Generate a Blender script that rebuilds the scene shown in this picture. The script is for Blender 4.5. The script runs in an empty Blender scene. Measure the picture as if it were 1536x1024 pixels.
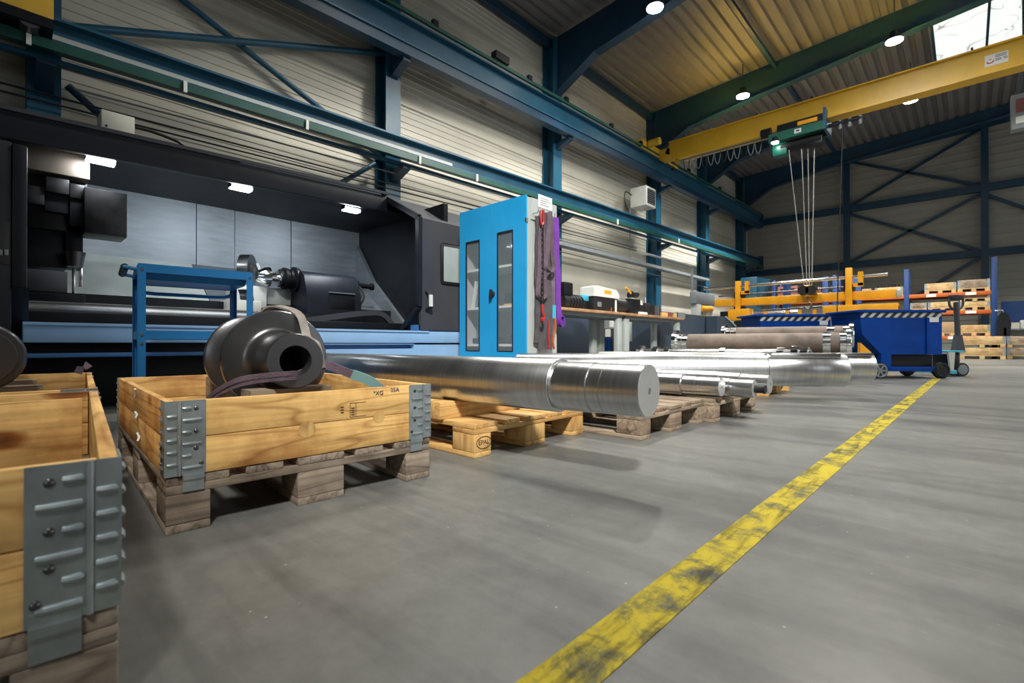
import bpy, bmesh, math, random
from mathutils import Vector, Matrix
R_ = math.radians
random.seed(7)
S = bpy.context.scene
COL = S.collection
# ------------------------------------------------------------------ camera model (world: X away from left wall, Y along the hall, Z up)
YAW = R_(43.3); FPX = 724.0; EYE = .49; CX, CY = 768, 515
FW = Vector((-math.sin(YAW), math.cos(YAW), 0)); RT = Vector((math.cos(YAW), math.sin(YAW), 0))
def ray(px, py): return FW + RT*((px-CX)/FPX) + Vector((0, 0, (CY-py)/FPX))
def at_z(px, py, z=0): r = ray(px, py); return r*((z-EYE)/r.z) + Vector((0, 0, EYE))
def at_x(px, py, x): r = ray(px, py); return r*(x/r.x) + Vector((0, 0, EYE))
def at_y(px, py, y): r = ray(px, py); return r*(y/r.y) + Vector((0, 0, EYE))
def cam2w(x, d, z=0): return RT*x + FW*d + Vector((0, 0, z))
V = Vector
# ------------------------------------------------------------------ materials
def new_mat(name):
    m = bpy.data.materials.new(name); m.use_nodes = True
    nt = m.node_tree
    return m, nt, nt.nodes['Principled BSDF']
def c4(c): return (c[0], c[1], c[2], 1)
def mul(c, k): return tuple(min(1, v*k) for v in c)
def node(nt, typ, **kw):
    n = nt.nodes.new(typ)
    for k, v in kw.items():
        if hasattr(n, k): setattr(n, k, v)
        else: n.inputs[k].default_value = v
    return n
def ramp(nt, pts):
    n = nt.nodes.new('ShaderNodeValToRGB'); e = n.color_ramp.elements
    while len(e) < len(pts): e.new(.5)
    for i, (p, c) in enumerate(pts):
        e[i].position = p; e[i].color = c4(c) if len(c) == 3 else c
    return n
def coords(nt, scale=(1, 1, 1), rnd=True):
    tc = nt.nodes.new('ShaderNodeTexCoord'); mp = nt.nodes.new('ShaderNodeMapping')
    mp.inputs['Scale'].default_value = scale
    if rnd:
        oi = nt.nodes.new('ShaderNodeObjectInfo'); va = nt.nodes.new('ShaderNodeVectorMath'); va.operation = 'SCALE'
        cb = nt.nodes.new('ShaderNodeCombineXYZ')
        for i in range(3): nt.links.new(oi.outputs['Random'], cb.inputs[i])
        nt.links.new(cb.outputs[0], va.inputs[0]); va.inputs['Scale'].default_value = 17.3
        ad = nt.nodes.new('ShaderNodeVectorMath'); ad.operation = 'ADD'
        nt.links.new(tc.outputs['Object'], ad.inputs[0]); nt.links.new(va.outputs[0], ad.inputs[1])
        nt.links.new(ad.outputs[0], mp.inputs[0])
    else: nt.links.new(tc.outputs['Object'], mp.inputs[0])
    return mp
def paint(name, col, rough=.45, metal=0, var=.12, scale=4, bump=0, bscale=60, spec=.5, stretch=(1, 1, 1)):
    m, nt, b = new_mat(name)
    mp = coords(nt, stretch)
    n = node(nt, 'ShaderNodeTexNoise', Scale=scale, Detail=5.0, Roughness=.6); nt.links.new(mp.outputs[0], n.inputs['Vector'])
    r = ramp(nt, [(.3, mul(col, 1-var)), (.7, mul(col, 1+var))]); nt.links.new(n.outputs[0], r.inputs[0])
    nt.links.new(r.outputs[0], b.inputs['Base Color'])
    rr = node(nt, 'ShaderNodeMapRange'); rr.inputs[3].default_value = max(.03, rough-.07); rr.inputs[4].default_value = min(1, rough+.07)
    nt.links.new(n.outputs[0], rr.inputs[0]); nt.links.new(rr.outputs[0], b.inputs['Roughness'])
    b.inputs['Metallic'].default_value = metal; b.inputs['Specular IOR Level'].default_value = spec
    if bump:
        n2 = node(nt, 'ShaderNodeTexNoise', Scale=bscale, Detail=3.0); nt.links.new(mp.outputs[0], n2.inputs['Vector'])
        bp = node(nt, 'ShaderNodeBump', Strength=bump, Distance=.01); nt.links.new(n2.outputs[0], bp.inputs['Height'])
        nt.links.new(bp.outputs[0], b.inputs['Normal'])
    return m
def wood(name, light, dark, axis=0, knot=.5, rough=.6, fibre=.35):
    m, nt, b = new_mat(name)
    st = [9, 9, 9]; st[axis] = 1.0
    mp = coords(nt, tuple(st))
    n = node(nt, 'ShaderNodeTexNoise', Scale=.75, Detail=2.0, Distortion=.5); nt.links.new(mp.outputs[0], n.inputs['Vector'])
    mm = node(nt, 'ShaderNodeMath', operation='MULTIPLY'); mm.inputs[1].default_value = 9; nt.links.new(n.outputs[0], mm.inputs[0])
    pp = node(nt, 'ShaderNodeMath', operation='PINGPONG'); pp.inputs[1].default_value = .5; nt.links.new(mm.outputs[0], pp.inputs[0])
    mid = tuple(.35*a+.65*c for a, c in zip(light, dark))
    r = ramp(nt, [(0, mid), (.16, light), (.5, mul(light, 1.06))]); nt.links.new(pp.outputs[0], r.inputs[0])
    sf = [70, 70, 70]; sf[axis] = 2.5
    mp2 = coords(nt, tuple(sf))
    nf = node(nt, 'ShaderNodeTexNoise', Scale=1.0, Detail=3.0); nt.links.new(mp2.outputs[0], nf.inputs['Vector'])
    mx = node(nt, 'ShaderNodeMix', data_type='RGBA', blend_type='MULTIPLY'); mx.inputs[0].default_value = fibre
    rf = ramp(nt, [(.35, (.45, .42, .4)), (.6, (1, 1, 1))]); nt.links.new(nf.outputs[0], rf.inputs[0])
    nt.links.new(r.outputs[0], mx.inputs[6]); nt.links.new(rf.outputs[0], mx.inputs[7])
    # blotches of dirt / weathering
    mp3 = coords(nt, (2.2, 2.2, 2.2))
    nd = node(nt, 'ShaderNodeTexNoise', Scale=1.6, Detail=6.0, Roughness=.65); nt.links.new(mp3.outputs[0], nd.inputs['Vector'])
    rd = ramp(nt, [(.36, mul(dark, 1.0)), (.56, (1, 1, 1))]); nt.links.new(nd.outputs[0], rd.inputs[0])
    mx2 = node(nt, 'ShaderNodeMix', data_type='RGBA', blend_type='MULTIPLY'); mx2.inputs[0].default_value = .55
    nt.links.new(mx.outputs[2], mx2.inputs[6]); nt.links.new(rd.outputs[0], mx2.inputs[7])
    out = mx2
    if knot:
        sk = [7, 7, 7]; sk[axis] = 3.0
        mp4 = coords(nt, tuple(sk))
        vo = node(nt, 'ShaderNodeTexVoronoi', Scale=.8); nt.links.new(mp4.outputs[0], vo.inputs['Vector'])
        rk = ramp(nt, [(.06, mul(dark, .55)), (.11, mul(dark, 1.1)), (.17, (1, 1, 1))]); nt.links.new(vo.outputs['Distance'], rk.inputs[0])
        mx3 = node(nt, 'ShaderNodeMix', data_type='RGBA', blend_type='MULTIPLY'); mx3.inputs[0].default_value = knot
        nt.links.new(mx2.outputs[2], mx3.inputs[6]); nt.links.new(rk.outputs[0], mx3.inputs[7]); out = mx3
    nt.links.new(out.outputs[2], b.inputs['Base Color'])
    b.inputs['Roughness'].default_value = rough; b.inputs['Specular IOR Level'].default_value = .3
    bp = node(nt, 'ShaderNodeBump', Strength=.25, Distance=.004); nt.links.new(nf.outputs[0], bp.inputs['Height']); nt.links.new(bp.outputs[0], b.inputs['Normal'])
    return m
def glow(name, col, strength):
    m, nt, b = new_mat(name)
    b.inputs['Base Color'].default_value = c4(col); b.inputs['Emission Color'].default_value = c4(col); b.inputs['Emission Strength'].default_value = strength
    return m
def glass(name, col=(.8, .9, .95), rough=.05, alpha=.25):
    m, nt, b = new_mat(name)
    b.inputs['Base Color'].default_value = c4(col); b.inputs['Roughness'].default_value = rough
    b.inputs['Alpha'].default_value = alpha; b.inputs['Specular IOR Level'].default_value = .8
    return m
M = {}
M['blue_steel'] = paint('blue_steel_paint', (.014, .09, .16), .38, 0, .18, 2)
M['dark_steel_blue'] = paint('dark_blue_steel_paint', (.008, .044, .09), .42, 0, .2, 2)
M['green'] = paint('green_rail_paint', (.012, .08, .065), .4)
M['hoist_green'] = paint('hoist_green_paint', (.004, .11, .08), .4)
M['yellow'] = paint('crane_yellow_paint', (.68, .41, .03), .38, 0, .12, 1.5)
M['machine_yellow'] = paint('machine_yellow_paint', (.85, .38, .01), .4)
M['sky_blue'] = paint('sky_blue_paint', (.014, .32, .66), .38, 0, .05)
M['cart_blue'] = paint('cart_blue_paint', (.01, .13, .33), .33, 0, .1)
M['skip_blue'] = paint('skip_blue_paint', (.001, .045, .28), .5, 0, .25, 3, 0, 60, .15)
M['lathe_blue'] = paint('pale_lathe_blue', (.27, .46, .72), .4, 0, .05)
M['lathe_rail_blue'] = paint('lathe_rail_blue', (.05, .16, .38), .4)
M['lathe_dark'] = paint('anthracite_paint', (.009, .012, .019), .45, 0, .2, 4, 0, 60, .3)
M['lathe_grey'] = paint('lathe_grey_paint', (.05, .053, .064), .45, 0, .08)
M['lathe_black'] = paint('lathe_black', (.007, .008, .011), .45, 0, .3, 6, 0, 60, .25)
M['slate'] = paint('slate_paint', (.035, .055, .085), .5, 0, .08)
M['black'] = paint('black_plastic', (.012, .012, .014), .45)
M['rubber'] = paint('rubber', (.02, .02, .022), .7)
M['grey'] = paint('light_grey_paint', (.42, .46, .45), .45, 0, .06)
M['midgrey'] = paint('mid_grey_paint', (.2, .23, .25), .45, 0, .08)
M['white'] = paint('white_paint', (.72, .73, .7), .45, 0, .04)
M['cream'] = paint('cream_paint', (.62, .62, .54), .5, 0, .05)
M['orange'] = paint('rack_orange', (.40, .085, .01), .5)
M['rack_blue'] = paint('rack_blue', (.004, .034, .14), .45)
M['pale_teal'] = paint('pale_teal_webbing', (.17, .32, .32), .9)
M['red'] = paint('red_paint', (.4, .02, .022), .4)
M['redbrown'] = paint('reddish_crate', (.2, .075, .075), .6)
M['cyan'] = paint('cyan_plastic', (.05, .4, .55), .4)
M['label'] = paint('paper_label', (.75, .76, .74), .6, 0, .03)
M['ink'] = paint('blue_ink', (.02, .04, .12), .7)
M['ink_grey'] = paint('grey_ink', (.2, .2, .22), .7)
M['burn'] = paint('burned_mark', (.08, .035, .012), .8)
M['steel'] = paint('machined_steel', (.62, .63, .64), .2, 1, .06, 3)
M['dark_metal'] = paint('dark_turned_steel', (.12, .12, .125), .29, .85, .15, 3, .03, 150)
M['rust'] = paint('rusty_pipe', (.14, .108, .088), .6, .15, .6, 3)
M['chrome'] = paint('bright_steel', (.75, .76, .77), .12, 1, .04)
M['zinc'] = paint('galvanised_steel', (.36, .41, .43), .38, .75, .22, 14)
M['splash'] = paint('brushed_splash_panel', (.2, .225, .25), .5, .5, .18, 3, 0, 60, .5, (1, 1, 6))
M['pan'] = paint('bright_chip_pan', (.6, .65, .62), .4, .35, .12, 3)
M['brown_panel'] = paint('brown_dusty_panel', (.115, .09, .068), .55, .2, .2, 3)
M['turret'] = paint('black_oxide', (.02, .019, .02), .4, .5, .6, 9)
M['rope'] = paint('wire_rope', (.4, .4, .38), .5, .4)
M['strap_purple'] = paint('dusty_purple_webbing', (.14, .098, .13), .9, 0, .25, 18, .5, 300)
M['strap_grey'] = paint('dark_grey_webbing', (.075, .068, .075), .9, 0, .25, 14, .5, 300)
M['strap_beige'] = paint('beige_grey_webbing', (.25, .225, .2), .9, 0, .25, 18, .6, 260)
M['violet'] = paint('violet_sling', (.14, .03, .3), .8, 0, .15, 10)
M['card'] = paint('cardboard', (.32, .22, .13), .8)
M['bench_wood'] = wood('bench_top_wood', (.52, .32, .17), (.35, .2, .1), 1, 0)
for ax, nm in enumerate('xyz'):
    M['pine_'+nm] = wood('pine_board_'+nm, (.82, .52, .19), (.38, .165, .04), ax, .85)
    M['old_'+nm] = wood('weathered_board_'+nm, (.34, .265, .19), (.15, .105, .07), ax, .35, .75, .5)
    M['grey_'+nm] = wood('grey_board_'+nm, (.36, .295, .23), (.13, .1, .075), ax, .35, .8, .6)
    M['yel_'+nm] = wood('fresh_board_'+nm, (.66, .42, .16), (.42, .22, .07), ax, .4)
    M['far_'+nm] = wood('pale_board_'+nm, (.55, .4, .2), (.4, .26, .12), ax, 0)

# turned shaft material: fine lathe grooves around the axis (object X)
def shaft_mat(name, col=(.6, .61, .62), rough=.29):
    m, nt, b = new_mat(name)
    mp = coords(nt, (90, 3, 3), False)
    n = node(nt, 'ShaderNodeTexNoise', Scale=1.0, Detail=4.0); nt.links.new(mp.outputs[0], n.inputs['Vector'])
    r = ramp(nt, [(.3, mul(col, .86)), (.7, mul(col, 1.08))]); nt.links.new(n.outputs[0], r.inputs[0]); nt.links.new(r.outputs[0], b.inputs['Base Color'])
    b.inputs['Metallic'].default_value = 1
    mp2 = coords(nt, (6, 1.5, 1.5), False)
    n2 = node(nt, 'ShaderNodeTexNoise', Scale=1.0, Detail=3.0); nt.links.new(mp2.outputs[0], n2.inputs['Vector'])
    rr = node(nt, 'ShaderNodeMapRange'); rr.inputs[3].default_value = rough-.06; rr.inputs[4].default_value = rough+.08
    nt.links.new(n2.outputs[0], rr.inputs[0]); nt.links.new(rr.outputs[0], b.inputs['Roughness'])
    bp = node(nt, 'ShaderNodeBump', Strength=.06, Distance=.002); nt.links.new(n.outputs[0], bp.inputs['Height']); nt.links.new(bp.outputs[0], b.inputs['Normal'])
    return m
M['shaft'] = shaft_mat('turned_shaft_steel')
M['face'] = paint('faced_steel_end', (.5, .51, .515), .42, .65, .08, 2)

def floor_material():
    m, nt, b = new_mat('sealed_concrete')
    mp = coords(nt, (1, 1, 1), False)
    n1 = node(nt, 'ShaderNodeTexNoise', Scale=.55, Detail=7.0, Roughness=.62); nt.links.new(mp.outputs[0], n1.inputs['Vector'])
    r1 = ramp(nt, [(.3, (.094, .098, .094)), (.5, (.132, .135, .127)), (.72, (.168, .168, .154))]); nt.links.new(n1.outputs[0], r1.inputs[0])
    n2 = node(nt, 'ShaderNodeTexNoise', Scale=14.0, Detail=6.0, Roughness=.7); nt.links.new(mp.outputs[0], n2.inputs['Vector'])
    r2 = ramp(nt, [(.3, (.78, .78, .78)), (.7, (1.12, 1.12, 1.12))]); nt.links.new(n2.outputs[0], r2.inputs[0])
    mx = node(nt, 'ShaderNodeMix', data_type='RGBA', blend_type='MULTIPLY'); mx.inputs[0].default_value = 1
    nt.links.new(r1.outputs[0], mx.inputs[6]); nt.links.new(r2.outputs[0], mx.inputs[7])
    # tyre / drag streaks running across the aisle
    mp3 = coords(nt, (.5, 5, 1), False); mp3.inputs['Rotation'].default_value = (0, 0, R_(-14))
    n3 = node(nt, 'ShaderNodeTexNoise', Scale=1.0, Detail=5.0, Roughness=.6); nt.links.new(mp3.outputs[0], n3.inputs['Vector'])
    r3 = ramp(nt, [(.38, (.55, .55, .57)), (.52, (1, 1, 1))]); nt.links.new(n3.outputs[0], r3.inputs[0])
    mx2 = node(nt, 'ShaderNodeMix', data_type='RGBA', blend_type='MULTIPLY'); mx2.inputs[0].default_value = .7
    nt.links.new(mx.outputs[2], mx2.inputs[6]); nt.links.new(r3.outputs[0], mx2.inputs[7])
    # small pale chips
    vo = node(nt, 'ShaderNodeTexVoronoi', Scale=22.0); nt.links.new(mp.outputs[0], vo.inputs['Vector'])
    rv = ramp(nt, [(.03, (1, 1, 1)), (.075, (0, 0, 0))]); nt.links.new(vo.outputs['Distance'], rv.inputs[0])
    vc = node(nt, 'ShaderNodeSeparateColor'); nt.links.new(vo.outputs['Color'], vc.inputs[0])
    th = node(nt, 'ShaderNodeMath', operation='GREATER_THAN'); th.inputs[1].default_value = .72; nt.links.new(vc.outputs[0], th.inputs[0])
    mu = node(nt, 'ShaderNodeMath', operation='MULTIPLY'); nt.links.new(rv.outputs[0], mu.inputs[0]); nt.links.new(th.outputs[0], mu.inputs[1])
    mu2 = node(nt, 'ShaderNodeMath', operation='MULTIPLY'); mu2.inputs[1].default_value = .75; nt.links.new(mu.outputs[0], mu2.inputs[0])
    mx3 = node(nt, 'ShaderNodeMix', data_type='RGBA'); nt.links.new(mu2.outputs[0], mx3.inputs[0]); nt.links.new(mx2.outputs[2], mx3.inputs[6]); mx3.inputs[7].default_value = (.42, .42, .4, 1)
    nt.links.new(mx3.outputs[2], b.inputs['Base Color'])
    rr = ramp(nt, [(.3, (.32,)*3), (.7, (.52,)*3)]); nt.links.new(n1.outputs[0], rr.inputs[0]); nt.links.new(rr.outputs[0], b.inputs['Roughness'])
    bp = node(nt, 'ShaderNodeBump', Strength=.12, Distance=.004); nt.links.new(n2.outputs[0], bp.inputs['Height']); nt.links.new(bp.outputs[0], b.inputs['Normal'])
    return m
def line_material():
    m, nt, b = new_mat('worn_yellow_line_paint')
    mp = coords(nt, (1, 1, 1), False)
    n = node(nt, 'ShaderNodeTexNoise', Scale=9.0, Detail=9.0, Roughness=.75, Distortion=.35); nt.links.new(mp.outputs[0], n.inputs['Vector'])
    r = ramp(nt, [(.36, (.085, .085, .065)), (.44, (.19, .165, .03)), (.52, (.38, .30, .016)), (.75, (.45, .36, .025))]); nt.links.new(n.outputs[0], r.inputs[0])
    mp2 = coords(nt, (30, 4, 1), False); mp2.inputs['Rotation'].default_value = (0, 0, R_(35))
    n2 = node(nt, 'ShaderNodeTexNoise', Scale=1.0, Detail=5.0, Roughness=.65); nt.links.new(mp2.outputs[0], n2.inputs['Vector'])
    r2 = ramp(nt, [(.36, (.25, .25, .25)), (.5, (1, 1, 1))]); nt.links.new(n2.outputs[0], r2.inputs[0])
    mx = node(nt, 'ShaderNodeMix', data_type='RGBA', blend_type='MULTIPLY'); mx.inputs[0].default_value = .75
    nt.links.new(r.outputs[0], mx.inputs[6]); nt.links.new(r2.outputs[0], mx.inputs[7]); nt.links.new(mx.outputs[2], b.inputs['Base Color'])
    b.inputs['Roughness'].default_value = .65; b.inputs['Specular IOR Level'].default_value = .2
    return m
def hazard_material():
    m, nt, b = new_mat('hazard_stripe_tape')
    tc = nt.nodes.new('ShaderNodeTexCoord'); sx = nt.nodes.new('ShaderNodeSeparateXYZ'); nt.links.new(tc.outputs['Object'], sx.inputs[0])
    a = node(nt, 'ShaderNodeMath', operation='SUBTRACT'); nt.links.new(sx.outputs[0], a.inputs[0]); nt.links.new(sx.outputs[2], a.inputs[1])
    k = node(nt, 'ShaderNodeMath', operation='MULTIPLY'); k.inputs[1].default_value = 8.5; nt.links.new(a.outputs[0], k.inputs[0])
    f = node(nt, 'ShaderNodeMath', operation='FRACT'); nt.links.new(k.outputs[0], f.inputs[0])
    r = ramp(nt, [(.5, (.015, .015, .02)), (.52, (.5, .54, .5))]); r.color_ramp.interpolation = 'CONSTANT'; nt.links.new(f.outputs[0], r.inputs[0])
    nt.links.new(r.outputs[0], b.inputs['Base Color']); b.inputs['Roughness'].default_value = .5
    return m
def rooflight_material(strength):
    m, nt, b = new_mat('rooflight_sheet')
    mp = coords(nt, (1, 1, 1), False)
    n = node(nt, 'ShaderNodeTexNoise', Scale=.9, Detail=2.0, Distortion=.6); nt.links.new(mp.outputs[0], n.inputs['Vector'])
    d = node(nt, 'ShaderNodeMath', operation='SUBTRACT'); d.inputs[1].default_value = .5; nt.links.new(n.outputs[0], d.inputs[0])
    ab = node(nt, 'ShaderNodeMath', operation='ABSOLUTE'); nt.links.new(d.outputs[0], ab.inputs[0])
    r = ramp(nt, [(0, (.22, .24, .24)), (.008, (.86, .92, .9)), (1, (.86, .92, .9))]); nt.links.new(ab.outputs[0], r.inputs[0])  # dark wavy lines painted in for reflections of wires on the sheet
    nt.links.new(r.outputs[0], b.inputs['Emission Color']); b.inputs['Emission Strength'].default_value = strength
    b.inputs['Base Color'].default_value = (.6, .62, .6, 1); b.inputs['Roughness'].default_value = .4
    return m
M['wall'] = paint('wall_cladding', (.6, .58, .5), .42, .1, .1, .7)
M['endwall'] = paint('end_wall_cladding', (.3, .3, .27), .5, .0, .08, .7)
M['roof'] = paint('roof_decking', (.18, .178, .178), .5, .1, .12, .6)
M['floor'] = floor_material(); M['line'] = line_material(); M['hazard'] = hazard_material()
M['rooflight'] = rooflight_material(.55)
M['lens'] = glow('lamp_lens', (1, .97, .88), 30)
M['lathe_lens'] = glow('lathe_lamp_lens', (.88, .95, 1), 22)
M['glass'] = glass('cabinet_glass', (.45, .56, .62), .05, .14)
M['door_glass'] = paint('frosted_door_window', (.36, .42, .42), .25, 0, .12, 3)

# ------------------------------------------------------------------ mesh builder
class MB:
    def __init__(self): self.bm = bmesh.new()
    def _add(self, verts, faces):
        vs = [self.bm.verts.new(v) for v in verts]; out = []
        for f in faces:
            try: out.append(self.bm.faces.new([vs[i] for i in f]))
            except ValueError: pass
        return vs, out
    def box(self, x0, x1, y0, y1, z0, z1, bev=0):
        vs, fs = self._add([(x0,y0,z0),(x1,y0,z0),(x1,y1,z0),(x0,y1,z0),(x0,y0,z1),(x1,y0,z1),(x1,y1,z1),(x0,y1,z1)],
                  [(0,3,2,1),(4,5,6,7),(0,1,5,4),(1,2,6,5),(2,3,7,6),(3,0,4,7)])
        if bev:
            es = list({e for f in fs for e in f.edges})
            bmesh.ops.bevel(self.bm, geom=es, offset=bev, segments=2, affect='EDGES', profile=.5)
        return self
    def bar(self, p0, p1, w, h, up=(0, 0, 1), bev=0):
        """box along p0-p1, w sideways, h along up (centred)"""
        p0, p1 = V(p0), V(p1); d = (p1-p0); L = d.length; d.normalize()
        s = d.cross(V(up))
        if s.length < 1e-4: s = d.cross(V((1, 0, 0)))
        s.normalize(); u = s.cross(d).normalized()
        vs = []
        for t in (0, 1):
            c = p0 if t == 0 else p1
            for a, bb in ((-1,-1),(1,-1),(1,1),(-1,1)): vs.append(c + s*(a*w/2) + u*(bb*h/2))
        v, fs = self._add(vs, [(0,1,2,3),(7,6,5,4),(0,4,5,1),(1,5,6,2),(2,6,7,3),(3,7,4,0)])
        if bev: bmesh.ops.bevel(self.bm, geom=list({e for f in fs for e in f.edges}), offset=bev, segments=2, affect='EDGES', profile=.5)
        return self
    def ibeam(self, p0, p1, h, w, tf=.025, tw=.015, up=(0, 0, 1)):
        u = V(up); p0, p1 = V(p0), V(p1)
        self.bar(p0+u*(h/2-tf/2), p1+u*(h/2-tf/2), w, tf, up); self.bar(p0-u*(h/2-tf/2), p1-u*(h/2-tf/2), w, tf, up)
        self.bar(p0, p1, tw, h-2*tf, up); return self
    def rev(self, p0, d, prof, seg=32, cap=True):
        """surface of revolution: prof = [(distance along d, radius)]"""
        p0, d = V(p0), V(d).normalized()
        a = d.cross(V((0, 0, 1)))
        if a.length < 1e-4: a = V((1, 0, 0))
        a.normalize(); b = d.cross(a).normalized()
        rings = []
        for t, r in prof:
            c = p0 + d*t
            if r < 1e-6: rings.append([self.bm.verts.new(c)])
            else: rings.append([self.bm.verts.new(c + (a*math.cos(2*math.pi*i/seg) + b*math.sin(2*math.pi*i/seg))*r) for i in range(seg)])
        for A, B in zip(rings, rings[1:]):
            for i in range(seg):
                j = (i+1) % seg
                if len(A) == 1 and len(B) == 1: continue
                if len(A) == 1: f = [A[0], B[j], B[i]]
                elif len(B) == 1: f = [A[i], A[j], B[0]]
                else: f = [A[i], A[j], B[j], B[i]]
                self.bm.faces.new(f)
        if cap:
            if len(rings[0]) > 1: self.bm.faces.new(rings[0][::-1])
            if len(rings[-1]) > 1: self.bm.faces.new(rings[-1])
        return self
    def cyl(self, p0, p1, r, r1=None, seg=24):
        p0, p1 = V(p0), V(p1); return self.rev(p0, p1-p0, [(0, r), ((p1-p0).length, r if r1 is None else r1)], seg)
    def prism(self, pts, axis, a0, a1):
        """polygon (2D, other two axes in order) extruded along axis"""
        def mk(p, a):
            c = list(p); c.insert(axis, a); return tuple(c)
        n = len(pts)
        self._add([mk(p, a0) for p in pts]+[mk(p, a1) for p in pts], [tuple(range(n)), tuple(range(2*n-1, n-1, -1))]+[(i, n+i, n+(i+1) % n, (i+1) % n) for i in range(n)])
        return self
    def tube(self, pts, r, seg=8, closed=False):
        pts = [V(p) for p in pts]; n = len(pts); rings = []; prev = None
        for i, p in enumerate(pts):
            if closed: t = pts[(i+1) % n]-pts[i-1]
            else: t = pts[min(i+1, n-1)]-pts[max(i-1, 0)]
            t.normalize()
            if prev is None:
                a = t.cross(V((0, 0, 1)))
                if a.length < .05: a = t.cross(V((1, 0, 0)))
            else: a = prev - t*prev.dot(t)
            a.normalize(); prev = a; b = t.cross(a)
            rings.append([self.bm.verts.new(p+(a*math.cos(2*math.pi*k/seg)+b*math.sin(2*math.pi*k/seg))*r) for k in range(seg)])
        pr = list(zip(rings, rings[1:]))
        if closed: pr.append((rings[-1], rings[0]))
        for A, B in pr:
            for k in range(seg): self.bm.faces.new([A[k], A[(k+1) % seg], B[(k+1) % seg], B[k]])
        if not closed: self.bm.faces.new(rings[0][::-1]); self.bm.faces.new(rings[-1])
        return self
    def strap(self, pts, wdir, w, t=.006, closed=False):
        pts = [V(p) for p in pts]; n = len(pts); rings = []
        for i, p in enumerate(pts):
            tg = (pts[(i+1) % n]-pts[i-1]) if closed else (pts[min(i+1, n-1)]-pts[max(i-1, 0)])
            tg.normalize()
            wd = V(wdir[i] if isinstance(wdir, list) else wdir); wd = (wd-tg*wd.dot(tg)).normalized(); nn = tg.cross(wd)
            rings.append([self.bm.verts.new(p+wd*(a*w/2)+nn*(b*t/2)) for a, b in ((-1,-1),(1,-1),(1,1),(-1,1))])
        pr = list(zip(rings, rings[1:]))
        if closed: pr.append((rings[-1], rings[0]))
        for A, B in pr:
            for k in range(4): self.bm.faces.new([A[k], A[(k+1) % 4], B[(k+1) % 4], B[k]])
        if not closed: self.bm.faces.new(rings[0][::-1]); self.bm.faces.new(rings[-1])
        return self
    def sphere(self, c, r, sc=(1, 1, 1), seg=16):
        mt = Matrix.Translation(V(c)) @ Matrix.Diagonal((sc[0]*r, sc[1]*r, sc[2]*r, 1))
        bmesh.ops.create_uvsphere(self.bm, u_segments=seg, v_segments=seg//2+2, radius=1, matrix=mt); return self
    def build(self, name, mat, parent=None, world=False, smooth=38):
        bm = self.bm
        bmesh.ops.recalc_face_normals(bm, faces=bm.faces)
        if world and parent is not None:
            mt = Matrix.Identity(4); q = parent
            while q is not None: mt = q.matrix_basis @ mt; q = q.parent
            bmesh.ops.transform(bm, matrix=mt.inverted(), verts=bm.verts)
        me = bpy.data.meshes.new(name); bm.to_mesh(me); bm.free()
        for p in me.polygons: p.use_smooth = True
        me.set_sharp_from_angle(angle=R_(smooth))
        me.materials.append(M[mat] if isinstance(mat, str) else mat)
        o = bpy.data.objects.new(name, me); COL.objects.link(o)
        if parent is not None: o.parent = parent
        return o
def tag(o, label, cat, group=None):
    o['label'] = label; o['category'] = cat
    if group: o['group'] = group
    return o
def thing(name, label, cat, loc=(0, 0, 0), rz=0, group=None):
    o = bpy.data.objects.new(name, None); COL.objects.link(o); o.empty_display_size = .1
    o.location = loc; o.rotation_euler = (0, 0, rz)
    o.matrix_basis = Matrix.Translation(V(loc)) @ Matrix.Rotation(rz, 4, 'Z')
    return tag(o, label, cat, group)
def struct(o): o['kind'] = 'structure'; return o
def dup(root, loc, rz, label, group=None):
    r = root.copy(); COL.objects.link(r)
    r.matrix_basis = Matrix.Translation(V(loc)) @ Matrix.Rotation(rz, 4, 'Z'); r['label'] = label
    if group: r['group'] = group
    for ch in list(root.children):
        c = ch.copy(); COL.objects.link(c); c.parent = r
        for g in list(ch.children):
            d = g.copy(); COL.objects.link(d); d.parent = c
    return r
def text(name, s, size, mat, parent, loc, rot, depth=.0006, world=False):
    cu = bpy.data.curves.new(name, 'FONT'); cu.body = s; cu.size = size; cu.extrude = depth; cu.align_x = 'CENTER'; cu.align_y = 'CENTER'
    t = bpy.data.objects.new(name, cu); COL.objects.link(t)
    bpy.context.view_layer.update()
    me = bpy.data.meshes.new_from_object(t.evaluated_get(bpy.context.evaluated_depsgraph_get()))
    bpy.data.objects.remove(t); bpy.data.curves.remove(cu)
    me.materials.clear(); me.materials.append(M[mat])
    o = bpy.data.objects.new(name, me); COL.objects.link(o); o.parent = parent; o.location = loc; o.rotation_euler = rot
    return o

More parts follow.
